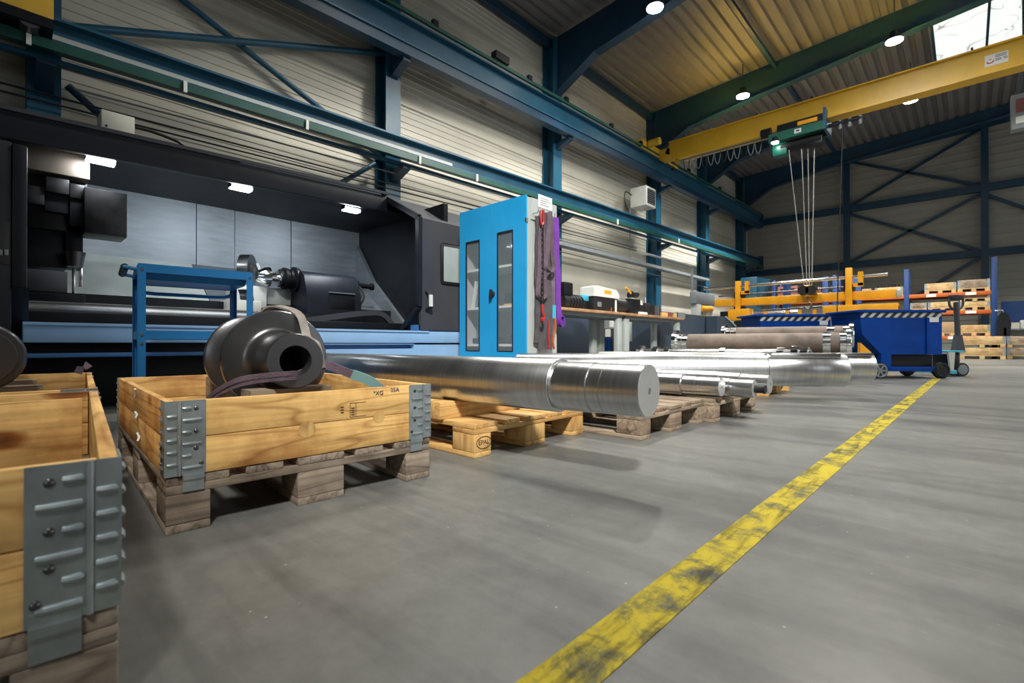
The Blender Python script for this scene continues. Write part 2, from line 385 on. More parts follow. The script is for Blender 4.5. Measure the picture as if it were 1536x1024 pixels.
# ------------------------------------------------------------------ hall
WX, EX, Y0, Y1 = -8.2, 12.0, -8.0, 26.3
def roof_z(x): return 8.55 + .058*(x-WX) if x < 3 else 8.55 + .058*(3-WX) - .058*(x-3)
struct(MB().box(WX-.3, EX+.3, Y0-.3, Y1+.3, -.2, 0).build('floor', 'floor'))
def cladding(profile, axis, a0, a1, name, mat):
    b = MB(); n = len(profile)
    def mk(p, a):
        return (p[0], a, p[1]) if axis == 1 else (a, p[0], p[1])
    vs = [b.bm.verts.new(mk(p, a0)) for p in profile]; ws = [b.bm.verts.new(mk(p, a1)) for p in profile]
    for i in range(n-1): b.bm.faces.new([vs[i], vs[i+1], ws[i+1], ws[i]])
    # back of the panel
    return struct(b.build(name, mat, smooth=50))
def wall_profile(x, sgn, top):
    p = [(x, 0)]; z = .02
    while z < 3.2:                                       # wide soft waves at the foot of the wall
        for k in range(8):
            zz = z + .40*k/8; p.append((x + sgn*.028*(.5-.5*math.cos(2*math.pi*k/8)), zz))
        z += .40
    while z < top:
        for q in range(7):
            p += [(x, z), (x, z+.06), (x+sgn*.012, z+.07), (x+sgn*.012, z+.11), (x, z+.12)]; z += .125
        p += [(x+sgn*.035, z+.02), (x+sgn*.035, z+.2), (x, z+.24)]; z += .26
    return p
cladding(wall_profile(WX, 1, 8.5), 1, Y0, Y1, 'wall_left', 'wall')
pr = [(Y1, 0)]; z = .0
while z < 10:
    pr += [(Y1, z), (Y1, z+.2), (Y1-.02, z+.215), (Y1-.02, z+.285)]; z += .3
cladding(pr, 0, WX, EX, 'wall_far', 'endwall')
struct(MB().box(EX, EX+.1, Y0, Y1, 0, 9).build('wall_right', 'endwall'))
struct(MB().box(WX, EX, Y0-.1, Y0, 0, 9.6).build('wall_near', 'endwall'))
M['window_day'] = glow('window_daylight', (.92, .97, 1), 1.2)
wn = 10
for a, c in ((4.5, 8.5), (9.5, 13.5), (14.5, 18.5), (19.5, 23.5)):        # window band in the right wall
    w = struct(MB().box(EX-.03, EX-.01, a, c, .9, 4.6).build('window_%d' % wn, 'window_day')); wn += 1
    fr = MB()
    for k in range(5): y = a+(c-a)*k/4; fr.box(EX-.08, EX-.03, y-.04, y+.04, .85, 4.65)
    for zz in (.9, 2.75, 4.6): fr.box(EX-.08, EX-.03, a, c, zz-.04, zz+.04)
    fr.build('window_frame', 'midgrey', w)
w = struct(MB().box(3.0, 9.5, Y0+.01, Y0+.03, 1.2, 4.2).build('window_%d' % wn, 'window_day'))
fr = MB()
for k in range(6): x = 3+6.5*k/5; fr.box(x-.05, x+.05, Y0+.03, Y0+.09, 1.15, 4.25)
for zz in (1.2, 2.7, 4.2): fr.box(3, 9.5, Y0+.03, Y0+.09, zz-.05, zz+.05)
fr.build('window_frame', 'midgrey', w)
b = MB(); prof = []; x = WX-.1
while x < EX+.2:
    for dx, dz in ((0, 0), (.13, 0), (.16, .07), (.25, .07)): prof.append((x+dx, roof_z(x+dx)+dz))
    x += .28
vs = [b.bm.verts.new((p[0], Y0, p[1])) for p in prof]; ws = [b.bm.verts.new((p[0], Y1, p[1])) for p in prof]
for i in range(len(prof)-1): b.bm.faces.new([vs[i], vs[i+1], ws[i+1], ws[i]])
struct(b.build('ceiling', 'roof', smooth=20))
# rooflights between the rafters
RLX0, RLX1 = -.65, 2.6
rl = [(16.2, 19.7), (11.0, 14.6), (6.0, 9.2), (1.0, 4.2), (-4.6, -1.0)]
for i, (a, c) in enumerate(rl[:1] + rl[1:]):
    b = MB(); zt = [roof_z(RLX0)-.09, roof_z(RLX1)-.09]
    b.bar((RLX0, (a+c)/2, zt[0]), (RLX1, (a+c)/2, zt[1]), c-a, .03)
    w = struct(b.build('window_%d' % (i+1), 'rooflight'))
    fr = MB()
    for yy in (a, c): fr.bar((RLX0-.03, yy, zt[0]), (RLX1, yy, zt[1]), .05, .09)
    for k in range(4):
        xx = RLX0 + (RLX1-RLX0)*k/3; fr.bar((xx, a, roof_z(xx)-.11), (xx, c, roof_z(xx)-.11), .055, .1)
    fr.build('window_frame', 'dark_steel_blue', w)

# ---- steel frame
cols = [(.2, .49), (4.88, 5.2), (9.85, 10.2), (15.55, 15.92), (19.9, 20.27), (24.5, 24.9)]
col_names = ['blue steel column behind the lathe at the left end of the hall', 'blue steel column rising behind the lathe tailstock end',
             'blue steel column rising behind the sky blue tool cabinet', 'blue steel column carrying the white heater box',
             'blue steel column just past the heater box column', 'blue steel column nearest the far left corner']
for i, ((a, c), lb) in enumerate(zip(cols, col_names)):
    t = thing('steel_column', lb, 'column', (-8.0, (a+c)/2, 0), 0, 'blue columns along the left wall')
    ym = (a+c)/2; top = 8.5
    MB().box(-7.82, -7.8, a, c, 0, top).build('flange', 'blue_steel', t, True)
    MB().box(-8.17, -8.15, a, c, 0, top).build('flange', 'blue_steel', t, True)
    MB().box(-8.15, -7.82, ym-.01, ym+.01, 0, top).build('web', 'blue_steel', t, True)
    for zz, lb2 in ((3.62+.0188*ym, 'rail_bracket'), (5.55+.0223*ym, 'rail_bracket')):
        MB().prism([(-7.8, zz-.22), (-7.36, zz-.06), (-7.36, zz), (-7.8, zz)], 1, ym-.08, ym+.08).build(lb2, 'dark_steel_blue', t, True)
raf = [(5.04, 'blue roof beam nearest the camera above the lathe'), (10.03, 'blue roof beam over the sky blue cabinet column'), (15.6, 'blue roof beam crossing above the yellow crane'), (20.1, 'blue roof beam beyond the yellow crane'), (24.7, 'last blue roof beam by the far wall')]
for yy, lb in raf:
    top = [(WX, roof_z(WX)-.02), (3, roof_z(3)-.02), (EX, roof_z(EX)-.02)]
    dz = .22 if yy > 18 else 0
    pts = [(-7.85, 7.0), (-6.6, 7.62+dz*.6), (-4.4, 7.92+dz), (3, roof_z(3)-.5+dz*.6), (EX-1.4, 8.0), (EX-.05, 7.0)]
    t = thing('roof_beam', lb, 'roof beam', (-8, yy, 7), 0, 'blue roof beams')
    MB().prism([(-8.15, 7.0)]+pts+[(EX-.05, roof_z(EX)-.03), (3, roof_z(3)-.03), (-8.15, roof_z(WX)-.03)], 1, yy-.012, yy+.012).build('web', 'dark_steel_blue', t, True)
    fl = MB()
    for p, q in zip(pts, pts[1:]): fl.bar((p[0], yy, p[1]), (q[0], yy, q[1]), .26, .025)
    fl.build('bottom_flange', 'dark_steel_blue', t, True)
tag(MB().bar((-4.05, Y0, 8.6), (-4.05, Y1, 8.6), .09, .12).build('roof_purlin', 'dark_steel_blue'), 'dark bar running lengthwise under the ribbed roof', 'roof bar')
tag(MB().bar((-8.02, Y0, 8.4), (-8.02, Y1, 8.4), .14, .2).build('eaves_beam', 'dark_steel_blue'), 'dark beam where the left wall meets the roof', 'beam')
# wall bracing above the lathe
def stick(name, label, p, q, r, mat, cat='brace', group=None): return tag(MB().tube([p, q], r, 10).build(name, mat), label, cat, group)
stick('brace_tube', 'horizontal blue tube across the upper wall above the lathe', V((-7.95, .35, at_x(190, 79, -7.95).z)), V((-7.95, 5.04, at_x(563, 70, -7.95).z)), .05, 'blue_steel')
stick('diagonal_brace', 'long slanting blue rod crossing the horizontal tube above lathe', at_x(262, -10, -8.06).lerp(at_x(500, 178, -8.06), -.32), at_x(262, -10, -8.06).lerp(at_x(500, 178, -8.06), 1.45), .045, 'blue_steel')
stick('diagonal_brace', 'short slanting blue rod just above the lathe canopy end', at_x(500, 280, -7.95).lerp(at_x(562, 245, -7.95), -1.2), at_x(562, 245, -7.95), .045, 'blue_steel')
stick('diagonal_brace', 'short dark slanting rod beside the white electrical box', at_x(100, 128, -7.95), at_x(160, 182, -7.95), .045, 'dark_steel_blue')
# far wall frame
for px, lb in (((1266, 1276), 'slim blue post of the far wall behind the hoist ropes'), ((1472, 1484), 'slim blue post of the far wall at the right beside the rack')):
    a = at_y(px[0], 300, 26.1).x; c = at_y(px[1], 300, 26.1).x
    t = thing('wall_post', lb, 'post', ((a+c)/2, 26.1, 0), 0, 'far wall posts')
    MB().box(a, c, 26.0, 26.02, 0, roof_z(a)-.05).build('flange', 'dark_steel_blue', t, True)
    MB().box((a+c)/2-.01, (a+c)/2+.01, 26.02, 26.24, 0, roof_z(a)-.05).build('web', 'dark_steel_blue', t, True)
for z0, z1, lb in ((6.38, 6.66, 'upper dark blue crossbeam along the far wall'), (3.86, 4.14, 'lower dark blue crossbeam along the far wall')):
    tag(MB().box(WX, EX, 26.04, 26.24, z0, z1).build('wall_girt', 'dark_steel_blue'), lb, 'beam', 'far wall crossbeams')
tag(MB().bar((WX, 26.1, roof_z(WX)-.12), (3, 26.1, roof_z(3)-.12), .15, .2).build('gable_beam', 'dark_steel_blue'), 'dark sloping beam where the far wall meets the roof', 'beam')
bl = ['upper falling diagonal of the far wall cross', 'upper rising diagonal of the far wall cross', 'lower falling diagonal on the far wall', 'lower rising diagonal on the far wall']
xa, xb = -3.9, .5
for (p, q), lb in zip((((xa, 8.7), (xb, 6.6)), ((xa, 6.6), (xb, 8.9)), ((xa, 6.35), (xb, 4.05)), ((xa, 4.1), (xb, 6.35))), bl):
    tag(MB().bar((p[0], 26.16, p[1]), (q[0], 26.16, q[1]), .06, .11).build('wall_brace', 'dark_steel_blue'), lb, 'brace', 'far wall diagonals')
tag(MB().bar((-1.9, 26.16, 2.2), (.5, 26.16, 3.95), .06, .11).build('wall_brace', 'dark_steel_blue'), 'slanting brace on far wall behind the orange rack', 'brace')
tag(MB().bar((xb, 26.16, 6.3), (3.6, 26.16, 4.1), .06, .11).build('wall_brace', 'dark_steel_blue'), 'falling diagonal on far wall right of the right post', 'brace')

# ---- crane runways on the left wall
def runway(label, z0a, z0b, z1a, z1b, X, low):
    """z0 = bottom, z1 = top, a at Y=0, b at Y=25.6"""
    ya, yb = -4, 25.6
    def zz(a, b_, y): return a+(b_-a)*y/25.6
    t = thing('crane_runway', label, 'crane rail', (X, 0, z0a), 0, 'crane runways along the left wall')
    hb = (z1a-z0a)
    P = lambda dx, f: ((X+dx, ya, zz(z0a, z0b, ya)+(zz(z1a, z1b, ya)-zz(z0a, z0b, ya))*f), (X+dx, yb, zz(z0a, z0b, yb)+(zz(z1a, z1b, yb)-zz(z0a, z0b, yb))*f))
    MB().bar(*P(0, .97), .26, .03).build('top_flange', 'blue_steel', t, True)
    MB().bar(*P(0, .63), .02, hb*.66).build('web', 'blue_steel', t, True)
    MB().bar(*P(0, .30), .30, .03).build('bottom_flange', 'blue_steel', t, True)
    MB().bar(*P(0, 1.05), .05, .05).build('rail', 'dark_steel_blue', t, True)
    if low:
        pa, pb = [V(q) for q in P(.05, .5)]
        MB().bar(pa+(pb-pa)*.145, pa+(pb-pa)*.34, .07, .055).build('highlight_bar', 'grey', t, True)  # pale bar added to imitate the highlight along the rail flange
        MB().bar(*P(.17, .14), .05, .1).build('conductor_bar', 'green', t, True)
        MB().bar(*P(-.1, .0), .1, .05).build('cable_tray', 'blue_steel', t, True)
    else:
        MB().bar(*P(.13, 1.12), .05, .07).build('conductor_bar', 'green', t, True)
        MB().bar(*P(.02, .15), .2, hb*.26).build('box_flange', 'dark_steel_blue', t, True)
    end = MB(); pa = P(0, .6)[1]; end.box(X-.13, X+.16, yb-.02, yb+.05, pa[2]-.3, pa[2]+.35); end.build('end_stop', 'dark_steel_blue', t, True)
    return t, P
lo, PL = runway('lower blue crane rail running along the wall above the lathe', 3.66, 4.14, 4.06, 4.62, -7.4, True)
hi, PH = runway('upper blue crane rail high on the wall, carrying the yellow crane', 5.55, 6.12, 6.25, 6.72, -7.4, False)
def onrail(P, dx, f, y): a, c = P(dx, f); k = (y+4)/29.6; return V(a)+(V(c)-V(a))*k
for y in (.2, 1.6, 3.15, 5.2, 6.6, 8.6, 12, 16): 
    p = onrail(PL, .21, .14, y); MB().box(p.x-.015, p.x+.015, p.y-.02, p.y+.02, p.z-.08, p.z+.06).build('clip', 'label', lo, True)
for y in (4.6, 5.6, 7.2, 8.3, 9.7, 11.8, 13.5, 17, 20):
    p = onrail(PH, .13, 1.12, y); MB().box(p.x-.04, p.x+.04, p.y-.06, p.y+.06, p.z+.02, p.z+.13).build('clamp', 'lathe_dark', hi, True)
p = onrail(PH, .13, 1.2, 7.35); MB().box(p.x-.08, p.x+.08, p.y-.2, p.y+.2, p.z, p.z+.16).build('limit_switch', 'black', hi, True)
for k, (dz, lb) in enumerate(((0, 'upper thin pipe under the lower crane rail'), (-.09, 'lower thin pipe under the lower crane rail'))):
    stick('thin_pipe', lb, (-7.7, -2, 3.32+dz), (-7.7, 14, 3.55+dz), .012, 'lathe_dark', 'pipe', 'thin pipes under the lower rail')
stick('thin_pipe', 'thin light conduit higher under the lower crane rail', (-7.6, .6, 3.47), (-7.6, 5.0, 3.6), .012, 'midgrey', 'pipe')
# yellow crane end on the lower rail at the far left
t = thing('crane_carriage', 'yellow crane end carriage on the lower rail, cut by the left edge', 'crane', (-7.15, -1.2, 3.85))
MB().box(-7.3, -7.0, -2.4, .38, 3.9, 4.12, .01).build('carriage_beam', 'yellow', t, True)
MB().box(-7.3, -7.0, -2.4, .38, 3.8, 3.9).build('carriage_skirt', 'lathe_black', t, True)
MB().cyl((-7.28, .2, 3.84), (-7.02, .2, 3.84), .09).build('wheel', 'dark_metal', t, True)
MB().box(-7.3, -6.9, -1.2, .1, 4.3, 4.55, .02).build('drive_motor', 'yellow', t, True)
MB().box(-7.28, -7.1, .1, .33, 4.12, 4.38).build('gearbox', 'lathe_dark', t, True)

# yellow travelling crane
CYY = 14.8
t = thing('bridge_crane', 'yellow bridge crane girder spanning the hall below the roof', 'crane', (-7.3, CYY, 6.3))
g = MB(); g.prism([(-6.6, 6.33), (EX-.6, 6.33), (EX-.6, 6.88), (-6.9, 6.88), (-7.05, 6.6)], 1, CYY-.14, CYY+.14); g.build('girder', 'yellow', t, True)
MB().box(-6.9, EX-.6, CYY-.22, CYY+.22, 6.88, 6.91).build('top_flange', 'yellow', t, True)
MB().box(-6.6, EX-.6, CYY-.19, CYY+.19, 6.305, 6.33).build('bottom_flange', 'yellow', t, True)
MB().box(-7.55, -7.25, CYY-1.3, CYY+1.3, 6.52, 6.8, .02).build('end_carriage', 'yellow', t, True)
MB().box(-7.25, -6.9, CYY-.14, CYY+.3, 6.45, 6.75).build('connection_plate', 'yellow', t, True)
for s in (-1, 1):
    MB().cyl((-7.5, CYY+s*1.1, 6.58), (-7.3, CYY+s*1.1, 6.58), .13).build('wheel', 'dark_metal', t, True)
    MB().cyl((-7.2, CYY+s*.9, 6.72), (-6.85, CYY+s*.9, 6.72), .11).build('drive_motor', 'yellow', t, True)
for x in (-5.6, -4.3, -2.95, -1.2, .1, 1.4): MB().box(x-.02, x+.02, CYY-.16, CYY-.14, 6.88, 7.0).build('bracket', 'lathe_dark', t, True)
pl = MB().box(.3, .66, CYY-.146, CYY-.141, 6.48, 6.72).build('name_plate', 'label', t, True)
# crescent-and-dot mark and grey print lines on the plate
mk = MB(); pts = []
for i in range(15): a = math.pi*(1.0+i/14.); pts.append((.385+.05*math.cos(a), CYY-.148, 6.585+.045*math.sin(a)))
mk.strap(pts, (0, 0, 1), .022, .002); mk.cyl((.385, CYY-.149, 6.62), (.385, CYY-.1465, 6.62), .014, seg=12); mk.build('hook_emblem', 'red', pl, True)
ml = MB()
for k, (xx, w_) in enumerate(((.46, .18), (.46, .17), (.46, .09), (.58, .06), (.46, .1), (.59, .06))):
    zz = (6.68, 6.645, 6.6, 6.6, 6.57, 6.57)[k]; ml.box(xx, xx+w_, CYY-.148, CYY-.1465, zz-.009, zz+.009)
ml.build('printed_lines', 'ink_grey', pl, True)
# hoist trolley
h = thing('hoist_trolley', 'green and black wire rope hoist hanging under the yellow girder', 'hoist', (-3.2, CYY, 6.0))
MB().box(-3.95, -2.62, CYY-.34, CYY-.28, 6.0, 6.22).build('side_plate', 'hoist_green', h, True)
MB().box(-3.95, -2.62, CYY+.26, CYY+.32, 6.0, 6.22).build('side_plate', 'hoist_green', h, True)
MB().box(-2.66, -2.6, CYY-.4, CYY+.36, 5.98, 6.52).build('end_plate', 'blue_steel', h, True)
MB().box(-3.75, -2.66, CYY-.3, CYY-.2, 6.22, 6.42).build('motor_housing', 'lathe_black', h, True)
MB().box(-3.25, -2.8, CYY-.32, CYY-.3, 6.26, 6.36).build('yellow_cover', 'machine_yellow', h, True)
MB().cyl((-4.15, CYY-.25, 6.3), (-3.9, CYY-.25, 6.3), .13).build('travel_motor', 'lathe_black', h, True)
MB().cyl((-3.7, CYY, 5.88), (-2.75, CYY, 5.88), .17).build('rope_drum', 'lathe_black', h, True)
MB().box(-3.9, -3.55, CYY-.16, CYY+.16, 5.66, 5.98, .02).build('gearbox', 'hoist_green', h, True)
MB().box(-3.0, -2.72, CYY-.15, CYY+.2, 5.72, 5.96, .02).build('control_box', 'lathe_dark', h, True)
MB().box(-3.32, -3.16, CYY-.346, CYY-.341, 6.06, 6.17).build('logo_plate', 'label', h, True)
MB().box(-3.28, -3.2, CYY-.349, CYY-.347, 6.1, 6.14).build('logo_mark', 'ink', h, True)
MB().cyl((-2.6, CYY, 6.15), (-1.9, CYY, 6.15), .05).build('cable_arm', 'lathe_dark', h, True)
for dx in (0, .2, .42): MB().cyl((-2.35+dx, CYY, 6.0), (-2.35+dx, CYY, 6.22), .04).build('cable_reel', 'midgrey', h, True)
for i, (xt, xb_) in enumerate(((-3.52, -3.16), (-3.22, -3.1), (-3.08, -3.05), (-2.94, -3.0))):
    MB().cyl((xt, CYY-.1+.06*i, 5.9), (xb_, CYY-.06+.03*i, 2.02), .011, seg=6).build('wire_rope', 'rope', h, True)
hk = MB().box(-3.2, -2.96, CYY-.12, CYY+.1, 1.74, 2.04, .03).build('hook_block', 'machine_yellow', h, True)
MB().cyl((-3.17, CYY-.14, 1.9), (-3.17, CYY+.12, 1.9), .13).build('pulley', 'dark_metal', h, True)
MB().cyl((-2.99, CYY-.14, 1.9), (-2.99, CYY+.12, 1.9), .13).build('pulley', 'dark_metal', h, True)
hp = [(-3.08, CYY-.02, 1.74), (-3.08, CYY-.02, 1.6)]+[(-3.08+.08*math.sin(a*.5), CYY-.02, 1.5+.09*math.cos(a*.5)) for a in range(1, 10)]
MB().tube(hp, .022, 8).build('hook', 'dark_metal', h, True)
lampb = MB().cyl((-3.78, CYY-.36, 6.1), (-3.78, CYY-.36, 5.96), .06, .1).build('work_lamp', 'lathe_dark', h, True)
MB().cyl((-3.78, CYY-.36, 5.955), (-3.78, CYY-.36, 5.935), .085).build('lens', 'lens', lampb, True)
f = thing('festoon_cable', 'looped cable festoon hanging below the yellow girder', 'cable', (-5.2, CYY, 6.2))
for i in range(14):
    x0 = -6.5+i*.19; pts = [(x0+.19*k/8, CYY+.02*(i % 2), 6.26-.36*math.sin(math.pi*k/8)**.7) for k in range(9)]
    MB().tube(pts, .011, 6).build('cable_loop', 'midgrey' if i % 3 else 'lathe_dark', f, True)
MB().box(-6.6, -3.8, CYY-.03, CYY+.03, 6.26, 6.3).build('festoon_track', 'midgrey', f, True)
stick('pendant_cable', 'thin dark pendant cable hanging right of the hoist ropes', (-2.25, CYY-.3, 6.1), (-2.3, CYY-.8, 1.25), .012, 'lathe_dark', 'cable')
# second crane control box at the right frame edge
t = thing('crane_box', 'grey box with red screen hanging at the right edge under roof', 'control box', tuple(at_y(1545, 165, 16.5)))
p = at_y(1545, 165, 16.5)
MB().box(p.x-.3, p.x+.5, 16.4, 16.7, p.z-.4, p.z+.42, .02).build('housing', 'midgrey', t, True)
MB().box(p.x-.22, p.x+.45, 16.39, 16.4, p.z-.02, p.z+.3).build('screen', 'redbrown', t, True)
MB().box(p.x-.22, p.x+.2, 16.385, 16.4, p.z-.28, p.z-.12).build('label_plate', 'label', t, True)
MB().box(p.x-.1, p.x+.3, 16.5, 16.6, p.z+.42, roof_z(p.x)-.02).build('hanger', 'dark_steel_blue', t, True)

# ---- high bay lamps
def high_bay(i, pos, label):
    t = thing('high_bay_lamp', label, 'lamp', pos, 0, 'round high bay lamps under the roof')
    MB().rev((0, 0, 0), (0, 0, 1), [(0, .19), (.05, .2), (.09, .11), (.22, .09), (.25, 0)], 24).build('housing', 'lathe_dark', t)
    MB().cyl((0, 0, -.02), (0, 0, -.002), .17).build('lens', 'lens', t)
    MB().cyl((0, 0, .24), (0, 0, roof_z(pos[0])-pos[2]), .012, seg=8).build('hanger', 'dark_steel_blue', t)
lamps = [((983, 10), 'round lamp at the top, between the two nearest roof beams'), ((1343, 60), 'round lamp beside the rooflight, right of the long roof beam'),
         ((1115, 143), 'round lamp under the roof beam, left of the hoist'), ((1367, 150), 'round lamp seen just below the yellow girder at right')]
lamp_pos = []
for i, (pp, lb) in enumerate(lamps):
    pos = at_z(pp[0], pp[1], 7.8); lamp_pos.append(tuple(pos)); high_bay(i, tuple(pos), lb)
def spot(pos, energy, col=(1, .96, .88), size=.17, ang=106, blend=.35, rot=(0, 0, 0), vis=True):
    l = bpy.data.lights.new('spot_light', 'SPOT'); l.energy = energy; l.color = col; l.shadow_soft_size = size; l.spot_size = R_(ang); l.spot_blend = blend
    o = bpy.data.objects.new('spot_light', l); COL.objects.link(o); o.location = pos; o.rotation_euler = rot; return o

# ---- floor marking
t0 = at_z(770, 1024); 
tag(MB().bar((-.461, -1.6, .001), (-.272, 11.6, .001), .088, .002).build('floor_line', 'line'), 'worn yellow painted line running along the grey concrete floor', 'floor marking')
tag(MB().bar((.9, 24.6, .001), (4, 24.6, .001), .1, .002).build('floor_line', 'line'), 'far yellow floor line along the end wall bench', 'floor marking')
# ------------------------------------------------------------------ pallets and crates
def pallet(label, loc, rz, kind, group='euro pallets on the floor', stamp=False):
    t = thing('pallet', label, 'pallet', loc, rz, group)
    mx, my = M[kind+'_x'], M[kind+'_y']
    for y0, w in ((-.4, .145), (-.2125, .1), (-.0725, .145), (.1125, .1), (.255, .145)):
        j = random.uniform(-.004, .004); MB().box(-.6+j, .6+j, y0, y0+w, .122, .144, .003).build('deck_board', mx, t)
    for x0 in (-.6, -.0725, .455): MB().box(x0, x0+.145, -.4, .4, .1, .122, .003).build('stringer_board', my, t)
    for x0 in (-.6, -.0725, .455):
        for y0, w in ((-.4, .1), (-.0725, .145), (.3, .1)):
            b_ = MB().box(x0, x0+.145, y0, y0+w, .022, .1, .004).build('block', my if kind != 'yel' else M['yel_z'], t)
            if stamp and x0 > .4 and y0 < -.3:
                ring = [(.601, -.345+.043*math.cos(a*math.pi/12), .062+.026*math.sin(a*math.pi/12)) for a in range(24)]
                MB().tube(ring, .0016, 5, True).build('stamp_ring', 'burn', b_)
                text('stamp_letters', 'EPAL', .03, 'burn', b_, (.6006, -.345, .062), (R_(90), 0, R_(90)))
    for y0, w in ((-.4, .1), (-.0725, .145), (.3, .1)): MB().box(-.6, .6, y0, y0+w, 0, .022, .003).build('bottom_board', mx, t)
    return t
def hinge(parent, sx, sy, rivets=True):
    """corner hinge of a pallet collar, leaf on the short side (x face) and leaf on the long side (y face)"""
    X_, Y_ = sx*.6, sy*.4; L, T = .062, .0025
    def xb(mb, a, c, z0, z1, o=0): # on the x face, from corner inwards a..c
        ya, yc = Y_-sy*a, Y_-sy*c; xa = X_+sx*o; mb.box(min(xa, xa+sx*T), max(xa, xa+sx*T), min(ya, yc), max(ya, yc), z0, z1)
    def yb(mb, a, c, z0, z1, o=0):
        xa, xc = X_-sx*a, X_-sx*c; yy = Y_+sy*o; mb.box(min(xa, xc), max(xa, xc), min(yy, yy+sy*T), max(yy, yy+sy*T), z0, z1)
    b = MB(); xb(b, -.003, .026, .003, .197); xb(b, .031, .088, .003, .197); yb(b, .004, L, .003, .197); b.cyl((X_+sx*.003, Y_-sy*.0285, .003), (X_+sx*.003, Y_-sy*.0285, .197), .0045, seg=10)
    rb = b
    for k in range(6):
        z = .022+k*.031
        w = .042 if k % 2 == 0 else .018
        for q in range(3):
            if q == 0: p0 = V((X_+sx*.003, Y_-sy*.036, z)); p1 = V((X_+sx*.003, Y_-sy*(.036+w), z))
            elif q == 2:
                if k == 5: continue
                p0 = V((X_+sx*.003, Y_-sy*.003, z+.012)); p1 = V((X_+sx*.003, Y_-sy*.022, z+.012))
            else: p0 = V((X_-sx*.022, Y_+sy*.003, z)); p1 = V((X_-sx*.056, Y_+sy*.003, z))
            rb.tube([p0, p0*.8+p1*.2+V((sx*.0015, sy*.0015, 0)), p0*.2+p1*.8+V((sx*.0015, sy*.0015, 0)), p1], .0042, 8)
    hg = b.build('hinge', 'zinc', parent)
    if rivets:
        for z in (.03, .07, .115, .175):
            for q in range(2):
                p = V((X_+sx*.002, Y_-sy*(.066 if z > .05 else .078), z)) if q == 0 else V((X_-sx*.05, Y_+sy*.002, z))
                d = V((sx, 0, 0)) if q == 0 else V((0, sy, 0)); MB().rev(p, d, [(0, .006), (.002, .0055), (.0038, .003), (.004, 0)], 10).build('rivet', 'dark_metal', hg)
    cb = MB(); xb(cb, .036, .084, -.04, .02, .0015); cb.bar((X_+sx*.006, Y_-sy*.036, -.002), (X_+sx*.006, Y_-sy*.084, -.002), .006, .012); cb.build('clip', 'zinc', hg)
    return hg
def collar(label, loc, rz, kind='pine', detail=True):
    t = thing('pallet_collar', label, 'wooden crate frame', loc, rz, 'wooden pallet collars on pallets')
    for z0 in (.002, .1):
        z1 = z0+.096
        for s in (-1, 1):
            MB().box(-.6, .6, min(s*.4, s*.38), max(s*.4, s*.38), z0, z1, .0015).build('side_board', M[kind+'_x'], t)
            MB().box(min(s*.6, s*.58), max(s*.6, s*.58), -.378, .378, z0, z1, .0015).build('end_board', M[kind+'_y'], t)
    for sx in (-1, 1):
        for sy in (-1, 1): hinge(t, sx, sy, detail)
    return t
rzm = R_(-3)
ux, uy = V((math.cos(rzm), math.sin(rzm), 0)), V((-math.sin(rzm), math.cos(rzm), 0))
cen = V((-1.485, .29, 0)) - ux*.6 + uy*.4
pallet('grey weathered pallet under the crate that holds the dark flanged part', tuple(cen), rzm, 'grey')
mc = collar('pine crate frame with metal corner hinges holding the dark flanged part', tuple(cen+V((0, 0, .1445))), rzm)
# plugs, stamps and handwriting on the front board (local +x face)
def front(px, py, off=.601):
    w = at_x(px, py, -1.47); l = Matrix.Rotation(-rzm, 3, 'Z') @ (w-cen); return V((off, l.y, w.z-.1445))
for px, py, r in ((565, 624, .021), (460, 643, .025)):
    p = front(px, py, .5995); MB().cyl(p, p+V((.0012, 0, 0)), r, seg=28).build('wood_plug', 'yel_z', mc)
p = front(588, 584, .6008); text('handwriting', '05A', .02, 'ink', mc, tuple(p), (R_(90), 0, R_(88)))
p = front(564, 589, .6008); text('handwriting', '*XG', .02, 'ink', mc, tuple(p), (R_(90), 0, R_(88)))
sb = MB(); p0 = front(523, 604); p1 = front(546, 622)
for a, c in (((p0.y, p0.z), (p1.y, p0.z)), ((p0.y, p0.z), (p0.y, p1.z)), ((p0.y, p1.z), (p1.y, p1.z)), ((p0.y+.02, p0.z), (p0.y+.02, p1.z))):
    sb.bar((.6005, a[0], a[1]), (.6005, c[0], c[1]), .0012, .0012, (1, 0, 0))
for k in range(4): sb.box(.6, .6008, p0.y+.004, p0.y+.016, p1.z+.005+k*.007, p1.z+.009+k*.007)
for k in range(3): q = front(512, 611+k*4); sb.box(.6, .6008, q.y-.006, q.y+.004, q.z, q.z+.004)
sb.build('burned_stamp', 'burn', mc)
# left foreground crates
rzl = R_(-5); lx, ly = V((math.cos(rzl), math.sin(rzl), 0)), V((-math.sin(rzl), math.cos(rzl), 0))
cl = V((-.812, .108, 0)) - lx*.6 - ly*.4
pallet('dark weathered pallet under the nearest crate at the left frame edge', tuple(cl), rzl, 'grey')
lc = collar('nearest pine crate frame cut by the left frame edge', tuple(cl+V((0, 0, .1445))), rzl)
tag(MB().box(-1.72, -1.70, -.58, .15, .146, .345, .0015).build('divider_board', 'pine_y'), 'loose wooden divider board standing across the nearest left crate', 'board')
cb_ = cl - lx*1.3
pallet('weathered pallet under the second crate at the left', tuple(cb_), rzl, 'grey')
collar('second pine crate frame at the left, holding a dark steel drum', tuple(cb_+V((0, 0, .1445))), rzl)
dc = at_x(-32, 536, -2.42); dr = 52*dc.dot(FW)/FPX
t = thing('steel_drum', 'dark turned steel drum lying in the second left crate', 'machine part', (-2.6, dc.y, .145))
MB().rev((-2.4, dc.y, dc.z), (-1, 0, 0), [(0, dr*.4), (0, dr*.78), (.012, dr*.8), (.012, dr*.93), (.03, dr), (.28, dr), (.3, dr*.9), (.75, dr*.9)], 48).build('drum', 'dark_metal', t, True)
